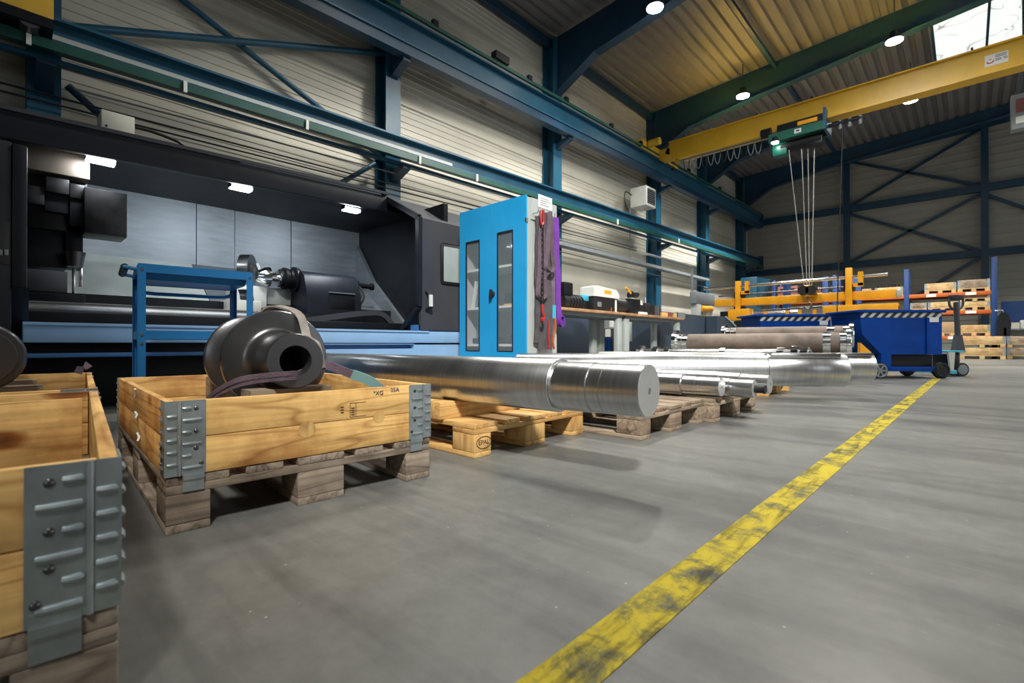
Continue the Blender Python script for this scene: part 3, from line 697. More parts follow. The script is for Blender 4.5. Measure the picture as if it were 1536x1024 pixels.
for x in (-2.55, -2.95): MB().box(x-.04, x+.04, dc.y-.16, dc.y+.16, .1455, dc.z-dr*.93).build('timber_rest', 'old_y', t, True)
tag(MB().strap([at_x(117, 560, -3.1), at_x(121, 551, -3.1), at_x(127, 546, -3.1), at_x(134, 552, -3.08)], (0, .5, .4), .03, .006).build('strap_end', 'strap_purple'), 'frayed purple strap end sticking up from the second left crate', 'strap')

# dark flanged part in the main crate
d0 = V((-1.575, .655, .434)); ax = V((-1, .09, 0)).normalized()     # from hub face into the crate
t = thing('flanged_spindle', 'dark turned steel part with two large discs and a hollow hub in the pine crate', 'machine part', (d0.x-.3, d0.y, .145))
MB().rev(d0, ax, [(.3, 0), (.3, .047), (.006, .047), (0, .05), (0, .086), (.004, .089), (.012, .09), (.14, .09), (.16, .0925), (.175, .098), (.184, .106), (.188, .116), (.194, .168), (.2, .173), (.226, .173), (.232, .168), (.24, .115), (.26, .1),
    (.46, .098), (.5, .104), (.518, .12), (.524, .161), (.53, .168), (.556, .168), (.564, .161), (.568, .1), (.6, .08), (.8, .08), (.8, 0)], 72, False).build('spindle', 'dark_metal', t, True)
MB().cyl(d0+ax*.2, d0+ax*.29, .0468, .0468, 36).build('bore', 'black', t, True)  # black plug put deep in the hole to stand for its shade
for k, L in ((.08, .3), (.68, .3)):
    p = d0+ax*k; MB().box(p.x-.045, p.x+.045, p.y-.13, p.y+.13, .1455, p.z-(.0905 if k < .3 else .0815)).build('timber_cradle', 'old_y', t, True)
# lifting slings lying on the part
def bez(pts, n=8):
    pts = [V(p) for p in pts]; out = []
    for i in range(len(pts)-1):
        p0 = pts[max(i-1, 0)]; p1 = pts[i]; p2 = pts[i+1]; p3 = pts[min(i+2, len(pts)-1)]
        for k in range(n):
            u = k/n; out.append(.5*((2*p1)+(p2-p0)*u+(2*p0-5*p1+4*p2-p3)*u*u+(3*p1-p0-3*p2+p3)*u**3))
    out.append(pts[-1]); return out
s1 = bez([at_x(452, 560, -1.62), at_x(447, 562, -1.585), at_x(436, 563, -1.562), at_x(400, 566, -1.556), at_x(366, 571, -1.56), at_x(346, 578, -1.60), at_x(328, 588, -1.7), at_x(312, 600, -1.85)])
o = tag(MB().strap(s1, (.1, .0, 1), .028, .005).build('lifting_sling', 'strap_purple'), 'purple grey webbing sling coming out of the hub bore, lying over the left crate rim', 'sling', 'slings on the flanged part')
MB().strap([p+V((.0025, -.0025, 0)) for p in s1[8:]], (.1, 0, 1), .003, .003).build('stitching', 'strap_grey', o)
for px, py, rot in ((205, 589, .9), (206, 622, -.5), (211, 655, -.7)):
    w = at_y(px, py, .315); l = Matrix.Rotation(-rzm, 3, 'Z') @ (w-cen); c = V((l.x, -.4025, w.z-.1445))
    d = V((math.cos(rot)*.018, 0, math.sin(rot)*.018)); MB().tube([c-d+V((0, -.004, 0)), c, c+d+V((0, -.006, 0))], .0035, 6).build('broken_tie', 'label', mc)
top = d0+ax*.225
s2 = [top+V((-.16, .02, .1))]+[top+V((0, 0, 0))+V((-.02-.03*(1-k/9), math.sin(R_(-6+k*9))*.182, math.cos(R_(-6+k*9))*.182)) for k in range(3)]
s2 += [d0+ax*(.19-.02*k)+V((0, math.sin(R_(20+k*5)), math.cos(R_(20+k*5))))*(.178-.0125*k) for k in range(7)]
s2 = bez([top+V((-.2, -.03, .06)), top+V((-.14, -.01, .14)), top+V((-.07, .01, .19)), top+V((-.01, .045, .184)), d0+ax*.19+V((.01, .07, .158)), d0+ax*.165+V((.015, .078, .11)), d0+ax*.1+V((0, .072, .075)), d0+ax*.05+V((0, .085, .05)), d0+ax*.05+V((0, .105, -.03))])
tag(MB().strap(s2, (.1, 1, .1), .028, .007).build('lifting_sling', 'strap_beige'), 'beige grey webbing sling looped over the top of the big disc', 'sling', 'slings on the flanged part')
s3 = bez([d0+V((-.1, .1, -.03)), d0+V((-.06, .13, -.02)), d0+V((-.03, .2, -.05)), d0+V((-.01, .27, -.08)), d0+V((.0, .32, -.12))])
o = thing('lifting_sling', 'purple sling with a pale teal end at the right of the hub', 'sling', tuple(d0), 0, 'slings on the flanged part')
MB().strap(s3[:20], (.3, .3, 1), .03, .006).build('webbing', 'strap_purple', o, True)
MB().strap(s3[17:], (.3, .3, 1), .034, .009).build('teal_end', 'pale_teal', o, True)

# pallets under the shafts
def pal_at(label, xr, y0, kind, **k): return pallet(label, (xr-.6, y0+.4, 0), 0, kind, **k)
pal_at('fresh yellow pallet under the nearest big shaft', -1.525, 1.385, 'yel', stamp=True)
pal_at('dark grey pallet with worn boards beyond the big shaft end', -1.195, 2.22, 'old')
pal_at('brown pallet under the three thin stepped shafts', -1.14, 3.035, 'old')
pal_at('pale brown pallet under the second long shaft', -1.345, 4.85, 'yel')
pal_at('pallet half hidden under the long keyed shaft', -1.8, 3.87, 'old')
pal_at('far pallet under the front rusty roller', -1.7, 6.5, 'old')
pal_at('far pallet under the rear rusty roller', -1.5, 7.33, 'old')
# timbers under the big shaft
tag(MB().box(-1.83, -1.73, 1.36, 2.0, .1445, .224, .004).build('timber_beam', 'yel_y'), 'short square timber on yellow pallet under the big shaft', 'timber', 'timbers under shafts')
tag(MB().box(-2.55, -2.45, 1.36, 2.0, .1445, .224, .004).build('timber_beam', 'old_y'), 'second timber under the big shaft, behind the crate', 'timber', 'timbers under shafts')
# shafts: local x axis = shaft axis pointing to the visible right end (x=0 is the end face)
def shaft(name, label, end, ang, prof, group='bright turned shafts', mat='shaft', hole=.012, facemat='face'):
    t = thing(name, label, 'shaft', end, ang, group)
    pr = []
    for (x, r) in prof: pr.append((x, r))
    MB().rev((0, 0, 0), (-1, 0, 0), pr, 96, True).build('shaft_body', mat, t)
    r0 = prof[0][1]
    MB().rev((.0006, 0, 0), (-1, 0, 0), [(0, hole), (0, r0-.002), (.0008, r0-.001)], 64, False).build('end_face', facemat, t)
    MB().rev((.001, 0, 0), (-1, 0, 0), [(0, hole), (.02, hole*.5), (.03, 0)], 20, False).build('centre_hole', 'dark_metal', t)
    return t
sang = R_(4)
shaft('big_shaft', 'big bright turned shaft nearest the camera with a round end face', (-.82, 1.58, .3215), sang,
      [(0, .093), (.002, .095), (.148, .095), (.149, .093), (.154, .093), (.155, .095), (.203, .095), (.204, .093), (.209, .093), (.21, .097), (.36, .097), (.362, .094), (.37, .094), (.371, .106), (.374, .108), (2.28, .108), (2.30, .098), (2.42, .098)])
def thin_shaft(label, end, prof, stub=False):
    t = shaft('stepped_shaft', label, end, 0, prof, 'thin stepped shafts on brown pallet', hole=.01)
    if stub:
        MB().cyl((0, 0, 0), (.05, 0, 0), .024, seg=20).build('black_stub', 'black', t)
        MB().rev((.05, 0, 0), (1, 0, 0), [(0, .024), (0, .027), (.012, .027), (.012, .012)], 20).build('stub_collar', 'lathe_dark', t)
    return t
zA = .1445
ta = thin_shaft('front thin stepped shaft with a keyway slot near its end', (-1.11, 3.08, zA+.074), [(0, .058), (.15, .058), (.152, .06), (.24, .06), (.242, .07), (.46, .07), (.462, .0745), (.5, .0745), (.502, .07), (1.1, .07)])
MB().box(-.13, -.02, .012, .026, .05, .0565).build('keyway', 'dark_metal', ta)
thin_shaft('middle thin stepped shaft ending in a black stub', (-.965, 3.235, zA+.062), [(0, .056), (.14, .056), (.142, .06), (.2, .06), (.202, .062), (1.1, .062)], True)
thin_shaft('rear thin stepped shaft behind the one with black stub', (-.955, 3.52, zA+.074), [(0, .062), (.12, .062), (.122, .064), (.18, .064), (.182, .069), (.32, .069), (.322, .073), (1.1, .073)])
# long keyed shafts
la = R_(30)
e3 = V((-.70, 4.54, .2785)); 
t = shaft('long_shaft', 'long bright shaft with a milled flat, in front of the second long shaft', tuple(e3), la, [(0, .122), (.006, .128), (.16, .128), (.162, .1295), (.25, .1295), (.252, .131), (.565, .131), (.57, .122), (.58, .122), (.582, .126), (2.62, .126)])
fl = MB(); fl.box(-.55, -.06, -.10, .035, .1, .1335, .002); fl.build('milled_flat', 'steel', t)
e4 = V((-.628, 5.36, .279))
t = shaft('long_shaft', 'second long bright shaft with an open keyway, behind the front one', tuple(e4), la, [(0, .122), (.006, .128), (.32, .128), (.322, .126), (.9, .126), (.905, .131), (2.4, .131)])
MB().box(-.3, -.05, -.075, -.035, .105, .1225).build('keyway', 'black', t)
MB().box(-.32, -.03, -.12, .05, .1, .1255, .002).build('milled_flat', 'steel', t)

# rusty flanged rollers
def roller(label, right, left, R, RF, restz):
    right, left = V(right), V(left); d = left-right; L = d.length
    t = thing('rusty_roller', label, 'roller', (right.x, right.y, right.z), math.atan2(-d.y, -d.x), 'rusty rollers')
    MB().rev((0, 0, 0), (-1, 0, 0), [(.1, R), (L-.12, R)], 40).build('pipe', 'rust', t)
    MB().rev((0, 0, 0), (-1, 0, 0), [(-.02, R*.55), (-.02, RF*.93), (-.01, RF), (.035, RF), (.04, R*1.08), (.1, R*1.08)], 48).build('flange', 'chrome', t)
    MB().rev((0, 0, 0), (-1, 0, 0), [(.2, R), (.2, R*1.02), (.28, R*1.02), (.28, R)], 40).build('bright_band', 'chrome', t)
    MB().rev((0, 0, 0), (-1, 0, 0), [(L-.2, R), (L-.2, R*1.02), (L-.13, R*1.02), (L-.13, R)], 40).build('bright_band', 'chrome', t)
    MB().rev((0, 0, 0), (-1, 0, 0), [(L-.12, R*1.05), (L-.05, R*1.05), (L-.05, RF), (L, RF), (L, R*.5)], 40).build('flange', 'chrome', t)
    for k in (.45, 1.15): MB().box(-k-.07, -k+.07, -.2, .2, restz-right.z, -R*.99).build('timber_rest', 'old_y', t)
    return t
w = cam2w(4.2, 6.0, .49); w2 = cam2w(2.43, 7.2, .49)
roller('front rusty roller pipe with bright flanged ends', w, w2, .138, .2, .1445)
w = cam2w(4.53, 6.42, .6); w2 = cam2w(3.22, 7.36, .6)
roller('rear rusty roller pipe showing above the front one', w, w2, .13, .17, .1445)
t = thing('collared_bar', 'low bright bar with raised collars just above the long shafts', 'bar', (-1.6, 6.2, .36))
xa = at_y(960, 525, 6.2).x; xb_ = at_y(1217, 525, 6.2).x
MB().cyl((xa, 6.2, .36), (xb_, 6.2, .36), .062, seg=28).build('bar', 'steel', t, True)
for px, rr in ((962, .1), (985, .088), (1002, .075), (1085, .08), (1172, .085), (1194, .105), (1208, .092)):
    xx = at_y(px, 525, 6.2).x; MB().cyl((xx-.035, 6.2, .36), (xx+.035, 6.2, .36), rr, seg=28).build('collar', 'chrome', t, True)
for xx in (-2.5, -1.6): MB().box(xx-.06, xx+.06, 6.05, 6.35, 0, .299).build('timber_rest', 'old_z', t, True)

# ------------------------------------------------------------------ blue tool trolley
t = thing('tool_trolley', 'blue steel tool trolley with an empty top tray in front of the lathe', 'trolley', (-3.665, .86, 0), R_(-6))
hx, hy = .255, .292
b = MB(); b.box(-hx, hx, -hy, hy, .905, .912)
for s in (-1, 1): b.box(s*hx-.003, s*hx+.003, -hy, hy, .9, .95); b.box(-hx, hx, s*hy-.003, s*hy+.003, .9, .95)
b.prism([(-hx+.02, .905), (hx-.02, .905), (hx-.06, .865), (-hx+.06, .865)], 1, -hy+.03, hy-.03); b.build('top_tray', 'cart_blue', t)
b = MB(); b.box(-hx, hx, -hy, hy, .515, .52)
for s in (-1, 1): b.box(s*hx-.003, s*hx+.003, -hy, hy, .515, .565); b.box(-hx, hx, s*hy-.003, s*hy+.003, .515, .565)
b.build('middle_shelf', 'cart_blue', t)
MB().box(-hx, hx, -hy, hy, .19, .235, .003).build('lower_shelf', 'cart_blue', t)
for sx in (-1, 1):
    for sy in (-1, 1):
        b = MB(); x0, y0 = sx*(hx+.003), sy*(hy+.003)
        b.box(min(x0, x0-sx*.036), max(x0, x0-sx*.036), min(y0, y0+sy*.003), max(y0, y0+sy*.003), .14, .93)
        b.box(min(x0, x0+sx*.003), max(x0, x0+sx*.003), min(y0, y0-sy*.036), max(y0, y0-sy*.036), .14, .93)
        l = b.build('leg', 'cart_blue', t)
        for z in (.915, .54, .49): MB().cyl((x0+sx*.002, y0-sy*.018, z), (x0+sx*.008, y0-sy*.018, z), .009, seg=12).build('bolt', 'chrome', l)
        c = MB().cyl((sx*(hx-.02), sy*(hy-.02)-.014, .05), (sx*(hx-.02), sy*(hy-.02)+.014, .05), .05, seg=20).box(sx*(hx-.02)-.012, sx*(hx-.02)+.012, sy*(hy-.02)-.018, sy*(hy-.02)+.018, .05, .14).build('caster', 'rubber', t)
MB().tube(bez([(-hx, -hy+.01, .87), (-hx+.01, -hy+.06, .825), (-hx+.01, 0, .82), (-hx+.01, hy-.06, .825), (-hx, hy-.01, .87)]), .012, 8).build('rear_bar', 'cart_blue', t)
hb = MB().tube([(-hx+.06, -hy, .92), (-hx+.06, -hy-.06, .93), (hx-.06, -hy-.06, .93), (hx-.06, -hy, .92)], .011, 8).build('push_handle', 'cart_blue', t)
MB().cyl((-hx+.07, -hy-.06, .93), (hx-.07, -hy-.06, .93), .02, seg=14).build('grip', 'black', hb)

# ------------------------------------------------------------------ lathe
L = thing('lathe', 'large black and pale blue machining lathe with open sliding door along the left wall', 'lathe', (-5.4, 1.2, 0))
def pbox(name, px0, py0, px1, py1, X, depth, mat, parent=L, bev=.004):
    a, c = at_x(px0, (py0+py1)/2, X), at_x(px1, (py0+py1)/2, X); m = (px0+px1)/2
    z1, z0 = at_x(m, py0, X).z, at_x(m, py1, X).z
    return MB().box(X-depth, X, a.y, c.y, z0, z1, bev).build(name, mat, parent, True)
MB().box(-6.7, -5.1, -3, 5.25, 0, .38).build('plinth', 'lathe_black', L, True)
MB().box(-6.7, -4.62, -3, 5.25, .38, .62).build('bed', 'lathe_black', L, True)
MB().box(-4.62, -4.4, .1, 5.25, .495, .625, .01).build('front_beam', 'lathe_blue', L, True)
MB().box(-4.42, -4.385, .1, 3.3, .612, .63).build('beam_lip', 'lathe_blue', L, True)
MB().box(-4.62, -4.44, .1, 2.0, .395, .425, .005).build('lower_rail', 'lathe_rail_blue', L, True)
b = MB(); b.box(-4.6, -4.42, 2.0, 5.25, .04, .435); b.box(-4.6, -4.42, 3.12, 5.25, .435, .496); b.box(-4.6, -4.42, 2.0, 5.25, .478, .496); b.build('apron_panel', 'lathe_blue', L, True)
MB().box(-4.7, -4.5, 2.0, 3.12, .43, .48).build('slot', 'lathe_rail_blue', L, True)
# canopy
ca, cc = V((-5.02, -3, 1.97)), V((-5.02, 3.14, 2.15))
MB().bar(ca+V((0, 0, .0)), cc+V((0, 0, .0)), .06, .2, bev=.008).build('canopy_fascia', 'lathe_dark', L, True)
MB().bar(ca+V((-.02, 0, .11)), cc+V((-.02, 0, .11)), .16, .03).build('canopy_rail', 'lathe_grey', L, True)
MB().box(-6.7, -5.1, -3, 5.2, 2.1, 2.2).build('canopy_roof', 'lathe_black', L, True)
MB().box(-5.75, -5.05, -3, 3.6, 2.08, 2.1).build('lamp_soffit', 'lathe_black', L, True)
MB().bar((-4.99, 1.55, 2.2), (-4.99, 3.05, 2.235), .03, .02).build('door_track', 'midgrey', L, True)
for k, (px, py) in enumerate(((150, 240), (361, 281), (527, 314))):
    p = at_x(px, py, -5.14); w_ = .1
    l = MB().box(-5.2, -5.11, p.y-w_, p.y+w_, p.z-.012, 2.09, .006).build('strip_lamp', 'lathe_dark', L, True)
    MB().box(-5.195, -5.102, p.y-w_+.01, p.y+w_-.01, p.z-.02, p.z+.012).build('lens', 'lathe_lens', l, True)
    al = bpy.data.lights.new('lathe_light', 'AREA'); al.shape = 'RECTANGLE'; al.size = .08; al.size_y = .18; al.energy = (5, 11, 11)[k]; al.color = (.88, .95, 1)
    ao = bpy.data.objects.new('lathe_light', al); COL.objects.link(ao); ao.location = (-5.39, p.y, p.z-.02); ao.rotation_euler = (0, R_(38), 0); ao.parent = L
    ao.location = V((-5.16, p.y, p.z-.026)) - V((-5.4, 1.2, 0))
# splash panels (each sheet a part) and chip pan
ys = [-2.4, -.6, .55, 1.55, 1.95, 2.62, 3.6]
for i in range(len(ys)-1): MB().box(-6.5, -6.46+.004*(i % 2), ys[i]+.004, ys[i+1]-.004, 1.38, 2.1).build('splash_panel', 'splash', L, True)
pr = [(-6.46, 1.40), (-5.75, .93), (-5.75, .91), (-6.48, 1.38)]
for a, c in ((-2.4, 1.5), (1.51, 2.2), (2.21, 3.6)): MB().prism(pr, 1, a, c).build('chip_pan', 'pan' if a < 1 else 'splash', L, True)
MB().box(-5.8, -5.55, -2.4, 3.6, .62, .92).build('bed_casting', 'lathe_black', L, True)
MB().box(-5.56, -5.05, -2.4, 1.75, .72, .81, .012).build('way_cover', 'steel', L, True)
MB().box(-5.3, -4.75, -2.4, 3.6, .6, .72, .01).build('bed_ledge', 'lathe_black', L, True)
MB().box(-6.5, -4.5, 3.6, 3.66, .62, 2.15).build('end_wall', 'lathe_black', L, True)
MB().prism([(-6.45, 1.9), (-6.45, .7), (-5.2, .7), (-6.0, 1.35)], 1, 3.55, 3.6).build('end_guard', 'splash', L, True)
# open door stacked at the right
prof = [(-5.1, 2.265), (-4.4, 1.885), (-4.4, .64), (-4.44, .64), (-4.44, 1.86), (-5.1, 2.22)]
dr_ = MB().prism(prof, 1, 3.2, 5.2).build('sliding_door', 'lathe_grey', L, True)
ed = MB()
for p, q in zip([(-5.14, 2.27), (-4.4, 1.885), (-4.4, .9), (-4.72, .64)], [(-4.4, 1.885), (-4.4, .9), (-4.72, .64)]): ed.bar((p[0], 3.17, p[1]), (q[0], 3.17, q[1]), .06, .05, (0, 1, 0))
ed.build('door_edge', 'lathe_dark', dr_, True)
MB().box(-4.42, -4.385, 3.47, 4.35, 1.17, 1.65, .03).build('window_seal', 'black', dr_, True)
MB().box(-4.42, -4.38, 3.5, 4.32, 1.2, 1.62, .02).build('window_pane', 'door_glass', dr_, True)
hd = MB().tube([(-4.4, 3.27, .86), (-4.33, 3.27, .9), (-4.33, 3.27, 1.03), (-4.4, 3.27, 1.07)], .018, 10).build('handle', 'black', dr_, True)
MB().box(-4.325, -4.305, 3.25, 3.29, .9, 1.03).build('handle_grip', 'white', hd, True)
MB().box(-4.6, -4.42, 3.2, 5.25, .628, .7).build('door_sill', 'lathe_rail_blue', L, True)
# left door and control panel
ld = MB().box(-4.52, -4.44, -2.4, .05, .2, 1.78, .01).build('left_door', 'lathe_dark', L, True)
MB().prism([(-4.55, .85), (-4.44, .85), (-4.6, .6)], 1, -2.4, .13).build('door_foot', 'lathe_dark', L, True)
MB().box(-4.78, -4.43, .05, .12, .85, 1.77, .01).build('door_post', 'lathe_dark', L, True)
cp = pbox('control_panel', -40, 330, 14, 395, -4.435, .03, 'black', ld)
for k in range(3): pbox('button', -12+k*9, 374, -6+k*9, 382, -4.425, .02, 'midgrey', cp, .001)
# turret carriage at the left
pbox('carriage_cover', 15, 215, 134, 258, -5.25, .5, 'brown_panel')
pbox('carriage_body', 40, 250, 130, 345, -5.4, .7, 'turret')
pbox('carriage_lower', 40, 345, 100, 400, -5.45, .6, 'lathe_black')
pbox('tool_block', 68, 266, 103, 289, -5.28, .2, 'turret'); pbox('tool_block', 37, 278, 66, 305, -5.3, .2, 'turret'); pbox('tool_block', 104, 276, 126, 297, -5.28, .2, 'turret')
pbox('tool_block', 66, 289, 102, 318, -5.32, .2, 'lathe_black')
pbox('milling_head', 126, 285, 190, 352, -5.2, .3, 'turret'); pbox('head_flange', 104, 300, 150, 340, -5.3, .3, 'lathe_black')
pbox('spindle_nose', 98, 340, 124, 400, -5.4, .3, 'lathe_black'); MB().cyl(at_x(112, 378, -5.35), at_x(112, 400, -5.35), .07, .05).build('spindle_tool', 'dark_metal', L, True)
pbox('tool_shank', 108, 400, 113, 440, -5.4, .04, 'steel'); pbox('way_wiper', 118, 375, 124, 430, -5.5, .04, 'chrome')
pbox('guard_plate', 38, 405, 101, 437, -5.2, .05, 'lathe_grey'); pbox('saddle', 35, 440, 128, 456, -5.1, .5, 'lathe_black')
# steady rest
pbox('steady_block', 352, 428, 400, 461, -5.5, .3, 'white'); pbox('steady_shoe', 345, 450, 392, 470, -5.35, .35, 'cream'); pbox('steady_plate', 400, 432, 436, 463, -5.6, .05, 'pan')
MB().cyl(at_x(352, 455, -5.6), at_x(372, 455, -5.6), .18, seg=32).build('steady_ring', 'chrome', L, True)
c0 = at_x(371, 404, -5.75); rl_ = MB()
rl_.cyl(c0-V((.6, .8, 0))*.05, c0+V((.6, .8, 0))*.05, .165, seg=18); rl_.build('roller_wheel', 'steel', L, True)
MB().bar(at_x(384, 395, -5.75), at_x(398, 428, -5.75), .06, .03).build('steady_arm', 'steel', L, True)
# tailstock
TX = -5.35
def tq(px, py, x=TX): return at_x(px, py, x)
a, c = tq(452, 440), tq(532, 440); zt = tq(490, 410).z; zb = .81
MB().prism([(-5.75, zb), (-5.2, zb), (-5.2, 1.0), (-5.28, zt-.06), (-5.36, zt), (-5.68, zt), (-5.75, zt-.1)], 1, a.y, c.y).build('tailstock_body', 'lathe_dark', L, True)
MB().box(-5.7, -5.2, a.y-.02, c.y+.03, .62, .815, .01).build('tailstock_foot', 'lathe_black', L, True)
MB().box(-5.3, -5.195, a.y+.25, c.y-.08, .88, 1.0, .004).build('tailstock_cover', 'lathe_black', L, True)
MB().box(-5.27, -5.19, a.y+.25, c.y-.08, 1.06, 1.07).build('tailstock_trim', 'midgrey', L, True)
qz = (tq(420, 417, -5.5).z); qy = a.y
MB().rev((-5.5, qy+.02, qz), (0, -1, 0), [(0, .13), (.03, .14), (.05, .14), (.05, .11), (.1, .11), (.1, .1), (.13, .1), (.13, .12), (.16, .12), (.16, .1), (.2, .1)], 32).build('quill_housing', 'lathe_black', L, True)
MB().rev((-5.5, qy-.12, qz), (0, -1, 0), [(0, .085), (.08, .085), (.08, .045), (.18, .045)], 32).build('quill', 'chrome', L, True)
MB().rev((-5.5, qy-.28, qz), (0, -1, 0), [(0, .045), (.01, .11), (.06, .1), (.13, .055), (.13, 0)], 32).build('live_centre', 'chrome', L, True)
MB().rev((-5.5, c.y, qz), (0, 1, 0), [(0, .1), (.06, .1), (.06, .06), (.12, .06), (.12, .03), (.3, .03), (.3, .045), (.33, .045)], 24).build('quill_drive', 'lathe_black', L, True)
for k in range(2): MB().tube(bez([(-5.42, c.y+.06+k*.04, qz-.02), (-5.38, c.y+.1+k*.04, qz-.15), (-5.4, c.y+.02+k*.05, qz-.3), (-5.4, c.y-.02+k*.05, .82)]), .012, 7).build('hydraulic_hose', 'black', L, True)
et = bez([at_x(440, 484, -5.0), at_x(500, 475, -5.0), at_x(555, 469, -5.0), at_x(575, 473, -5.0), at_x(588, 488, -5.0)])
MB().strap(et, (0, 0, 1), .06, .05).build('cable_chain', 'lathe_grey', L, True)
# electrical box and cable on the lathe roof
t = thing('electrical_box', 'pale grey electrical box standing on the lathe canopy', 'electrical box', (-5.7, .8, 2.2))
pbox('housing', 151, 169, 201, 209, -5.55, .28, 'cream', t); pbox('foot', 151, 207, 201, 211, -5.57, .22, 'lathe_dark', t); pbox('latch', 157, 186, 160, 189, -5.545, .01, 'lathe_dark', t, 0)
tag(MB().tube(bez([at_x(201, 190, -5.65), at_x(225, 196, -5.65), at_x(255, 207, -5.65), at_x(272, 216, -5.65), at_x(282, 232, -5.7)]), .016, 8).build('cable', 'black'), 'black cable arching from the pale electrical box', 'cable')

# ------------------------------------------------------------------ sky blue tool cabinet
CX0, CX1, CY0, CY1, CH = -4.13, -3.14, 3.53, 4.03, 1.95
K = thing('tool_cabinet', 'tall sky blue cabinet with two glazed doors standing behind the big shaft', 'cabinet', ((CX0+CX1)/2, (CY0+CY1)/2, 0))
b = MB(); b.box(CX0, CX0+.015, CY0+.02, CY1, .05, CH); b.box(CX1-.015, CX1, CY0+.02, CY1, .05, CH); b.box(CX0, CX1, CY0+.02, CY1, CH-.015, CH); b.box(CX0, CX1, CY0+.02, CY1, .03, .06); b.box(CX0, CX1, CY1-.012, CY1, .05, CH)
b.box(CX0+.015, CX1-.015, CY0+.06, CY0+.09, .0, .06); b.build('body', 'grey', K, True)
for z in (.46, .86, 1.28): MB().box(CX0+.016, CX1-.016, CY0+.05, CY1-.013, z, z+.025).build('shelf', 'white', K, True)
xm = at_y(735, 400, CY0).x
for x0, x1, px0, px1, py0 in ((CX0, xm-.002, 699, 719, 362), (xm+.002, CX1, 746, 769, 347)):
    wa, wb = at_y(px0, 400, CY0).x, at_y(px1, 400, CY0).x; wz1 = at_y((px0+px1)/2, py0, CY0).z; wz0 = .41
    b = MB(); y0, y1 = CY0, CY0+.02
    b.box(x0, wa, y0, y1, .06, CH); b.box(wb, x1, y0, y1, .06, CH); b.box(wa, wb, y0, y1, wz1, CH); b.box(wa, wb, y0, y1, .06, wz0)
    d = b.build('door', 'sky_blue', K, True)
    b = MB()
    for p, q in (((wa, wz0), (wa, wz1)), ((wb, wz0), (wb, wz1)), ((wa, wz0), (wb, wz0)), ((wa, wz1), (wb, wz1))): b.bar((p[0], y0+.004, p[1]), (q[0], y0+.004, q[1]), .012, .012, (0, 1, 0))
    b.build('seal', 'black', d, True)
    MB().box(wa, wb, y0+.012, y0+.015, wz0, wz1).build('pane', 'glass', d, True)
p = at_y(739, 441, CY0)
hd = MB().rev((p.x, CY0, p.z), (0, -1, 0), [(0, .034), (.015, .034), (.02, .026), (.03, 0)], 24).build('handle_rose', 'black', K, True)
MB().box(p.x-.014, p.x+.014, CY0-.045, CY0-.012, p.z-.05, p.z+.05, .01).build('turn_handle', 'black', hd, True)
MB().box(CX1-.012, CX1+.01, CY0+.0, CY0+.02, 1.68, 1.72).build('door_hinge', 'zinc', K, True)
tag(MB().box(CX1+.0015, CX1+.012, CY0+.07, CY1-.03, 1.72, 1.935).build('hook_plate', 'grey'), 'grey perforated plate at the top of the cabinet side', 'plate')
pp = tag(MB().box(CX1+.0135, CX1+.0165, CY0+.17, CY0+.39, 1.86, 1.99).build('paper_notice', 'label'), 'white paper notice taped above the slings on the cabinet side', 'notice')
b = MB()
for k in range(4): b.box(CX1+.0165, CX1+.0175, CY0+.2, CY0+.2+(.13, .16, .1, .14)[k], 1.955-k*.022, 1.961-k*.022)
b.build('printed_lines', 'ink_grey', pp)
tag(MB().box(-3.95, -3.72, 3.8, 3.95, CH+.001, CH+.1, .004).build('wooden_box', 'pine_x'), 'small brown wooden box on top of the sky blue cabinet', 'box')
# contents seen through the glass
def item(name, label, cat, mb, mat, group='things inside the glazed cabinet'): return tag(mb.build(name, mat), label, cat, group)
for i, (x, w_, hgt, z, mat, lb) in enumerate(((-4.03, .05, .3, .886, 'white', 'pale folder leaning on the middle shelf behind left pane'), (-3.97, .04, .28, .886, 'midgrey', 'grey folder beside the pale folder behind left pane'), (-3.93, .03, .26, .886, 'lathe_dark', 'dark folder right of the grey folder behind left pane'))):
    b = MB(); b.bar((x-.03, 3.76, z+.006), (x-.03+.06, 3.76, z+hgt), .22, w_*.6, (1, 0, 0)); item('folder', lb, 'folder', b, mat)
item('machine_case', 'black case on the top shelf behind the right pane', 'case', MB().box(-3.5, -3.25, 3.62, 3.9, 1.306, 1.52, .02), 'black')
item('machine_case', 'black case on the middle shelf behind the right pane', 'case', MB().box(-3.55, -3.3, 3.64, 3.92, .886, 1.02, .02), 'lathe_black')
item('oil_bottle', 'small grey bottle on the middle shelf behind the right pane', 'bottle', MB().rev((-3.27, 3.66, .886), (0, 0, 1), [(0, .03), (.12, .03), (.15, .012), (.19, .012)], 16), 'midgrey')
item('cable_coil', 'coil of dark chain at the foot of the right pane', 'coil', MB().tube([(-3.42+.1*math.cos(a*.4), 3.72+.08*math.sin(a*.4), .5+a*.0016) for a in range(48)], .012, 6), 'lathe_dark')
item('tin_box', 'black tin at the foot of the left pane', 'box', MB().box(-4.02, -3.8, 3.62, 3.9, .486, .55, .01), 'lathe_black')
item('clip_chain', 'green yellow strip lying on the middle shelf edge', 'strip', MB().box(-3.5, -3.25, 3.585, 3.6, .886, .9), 'machine_yellow')
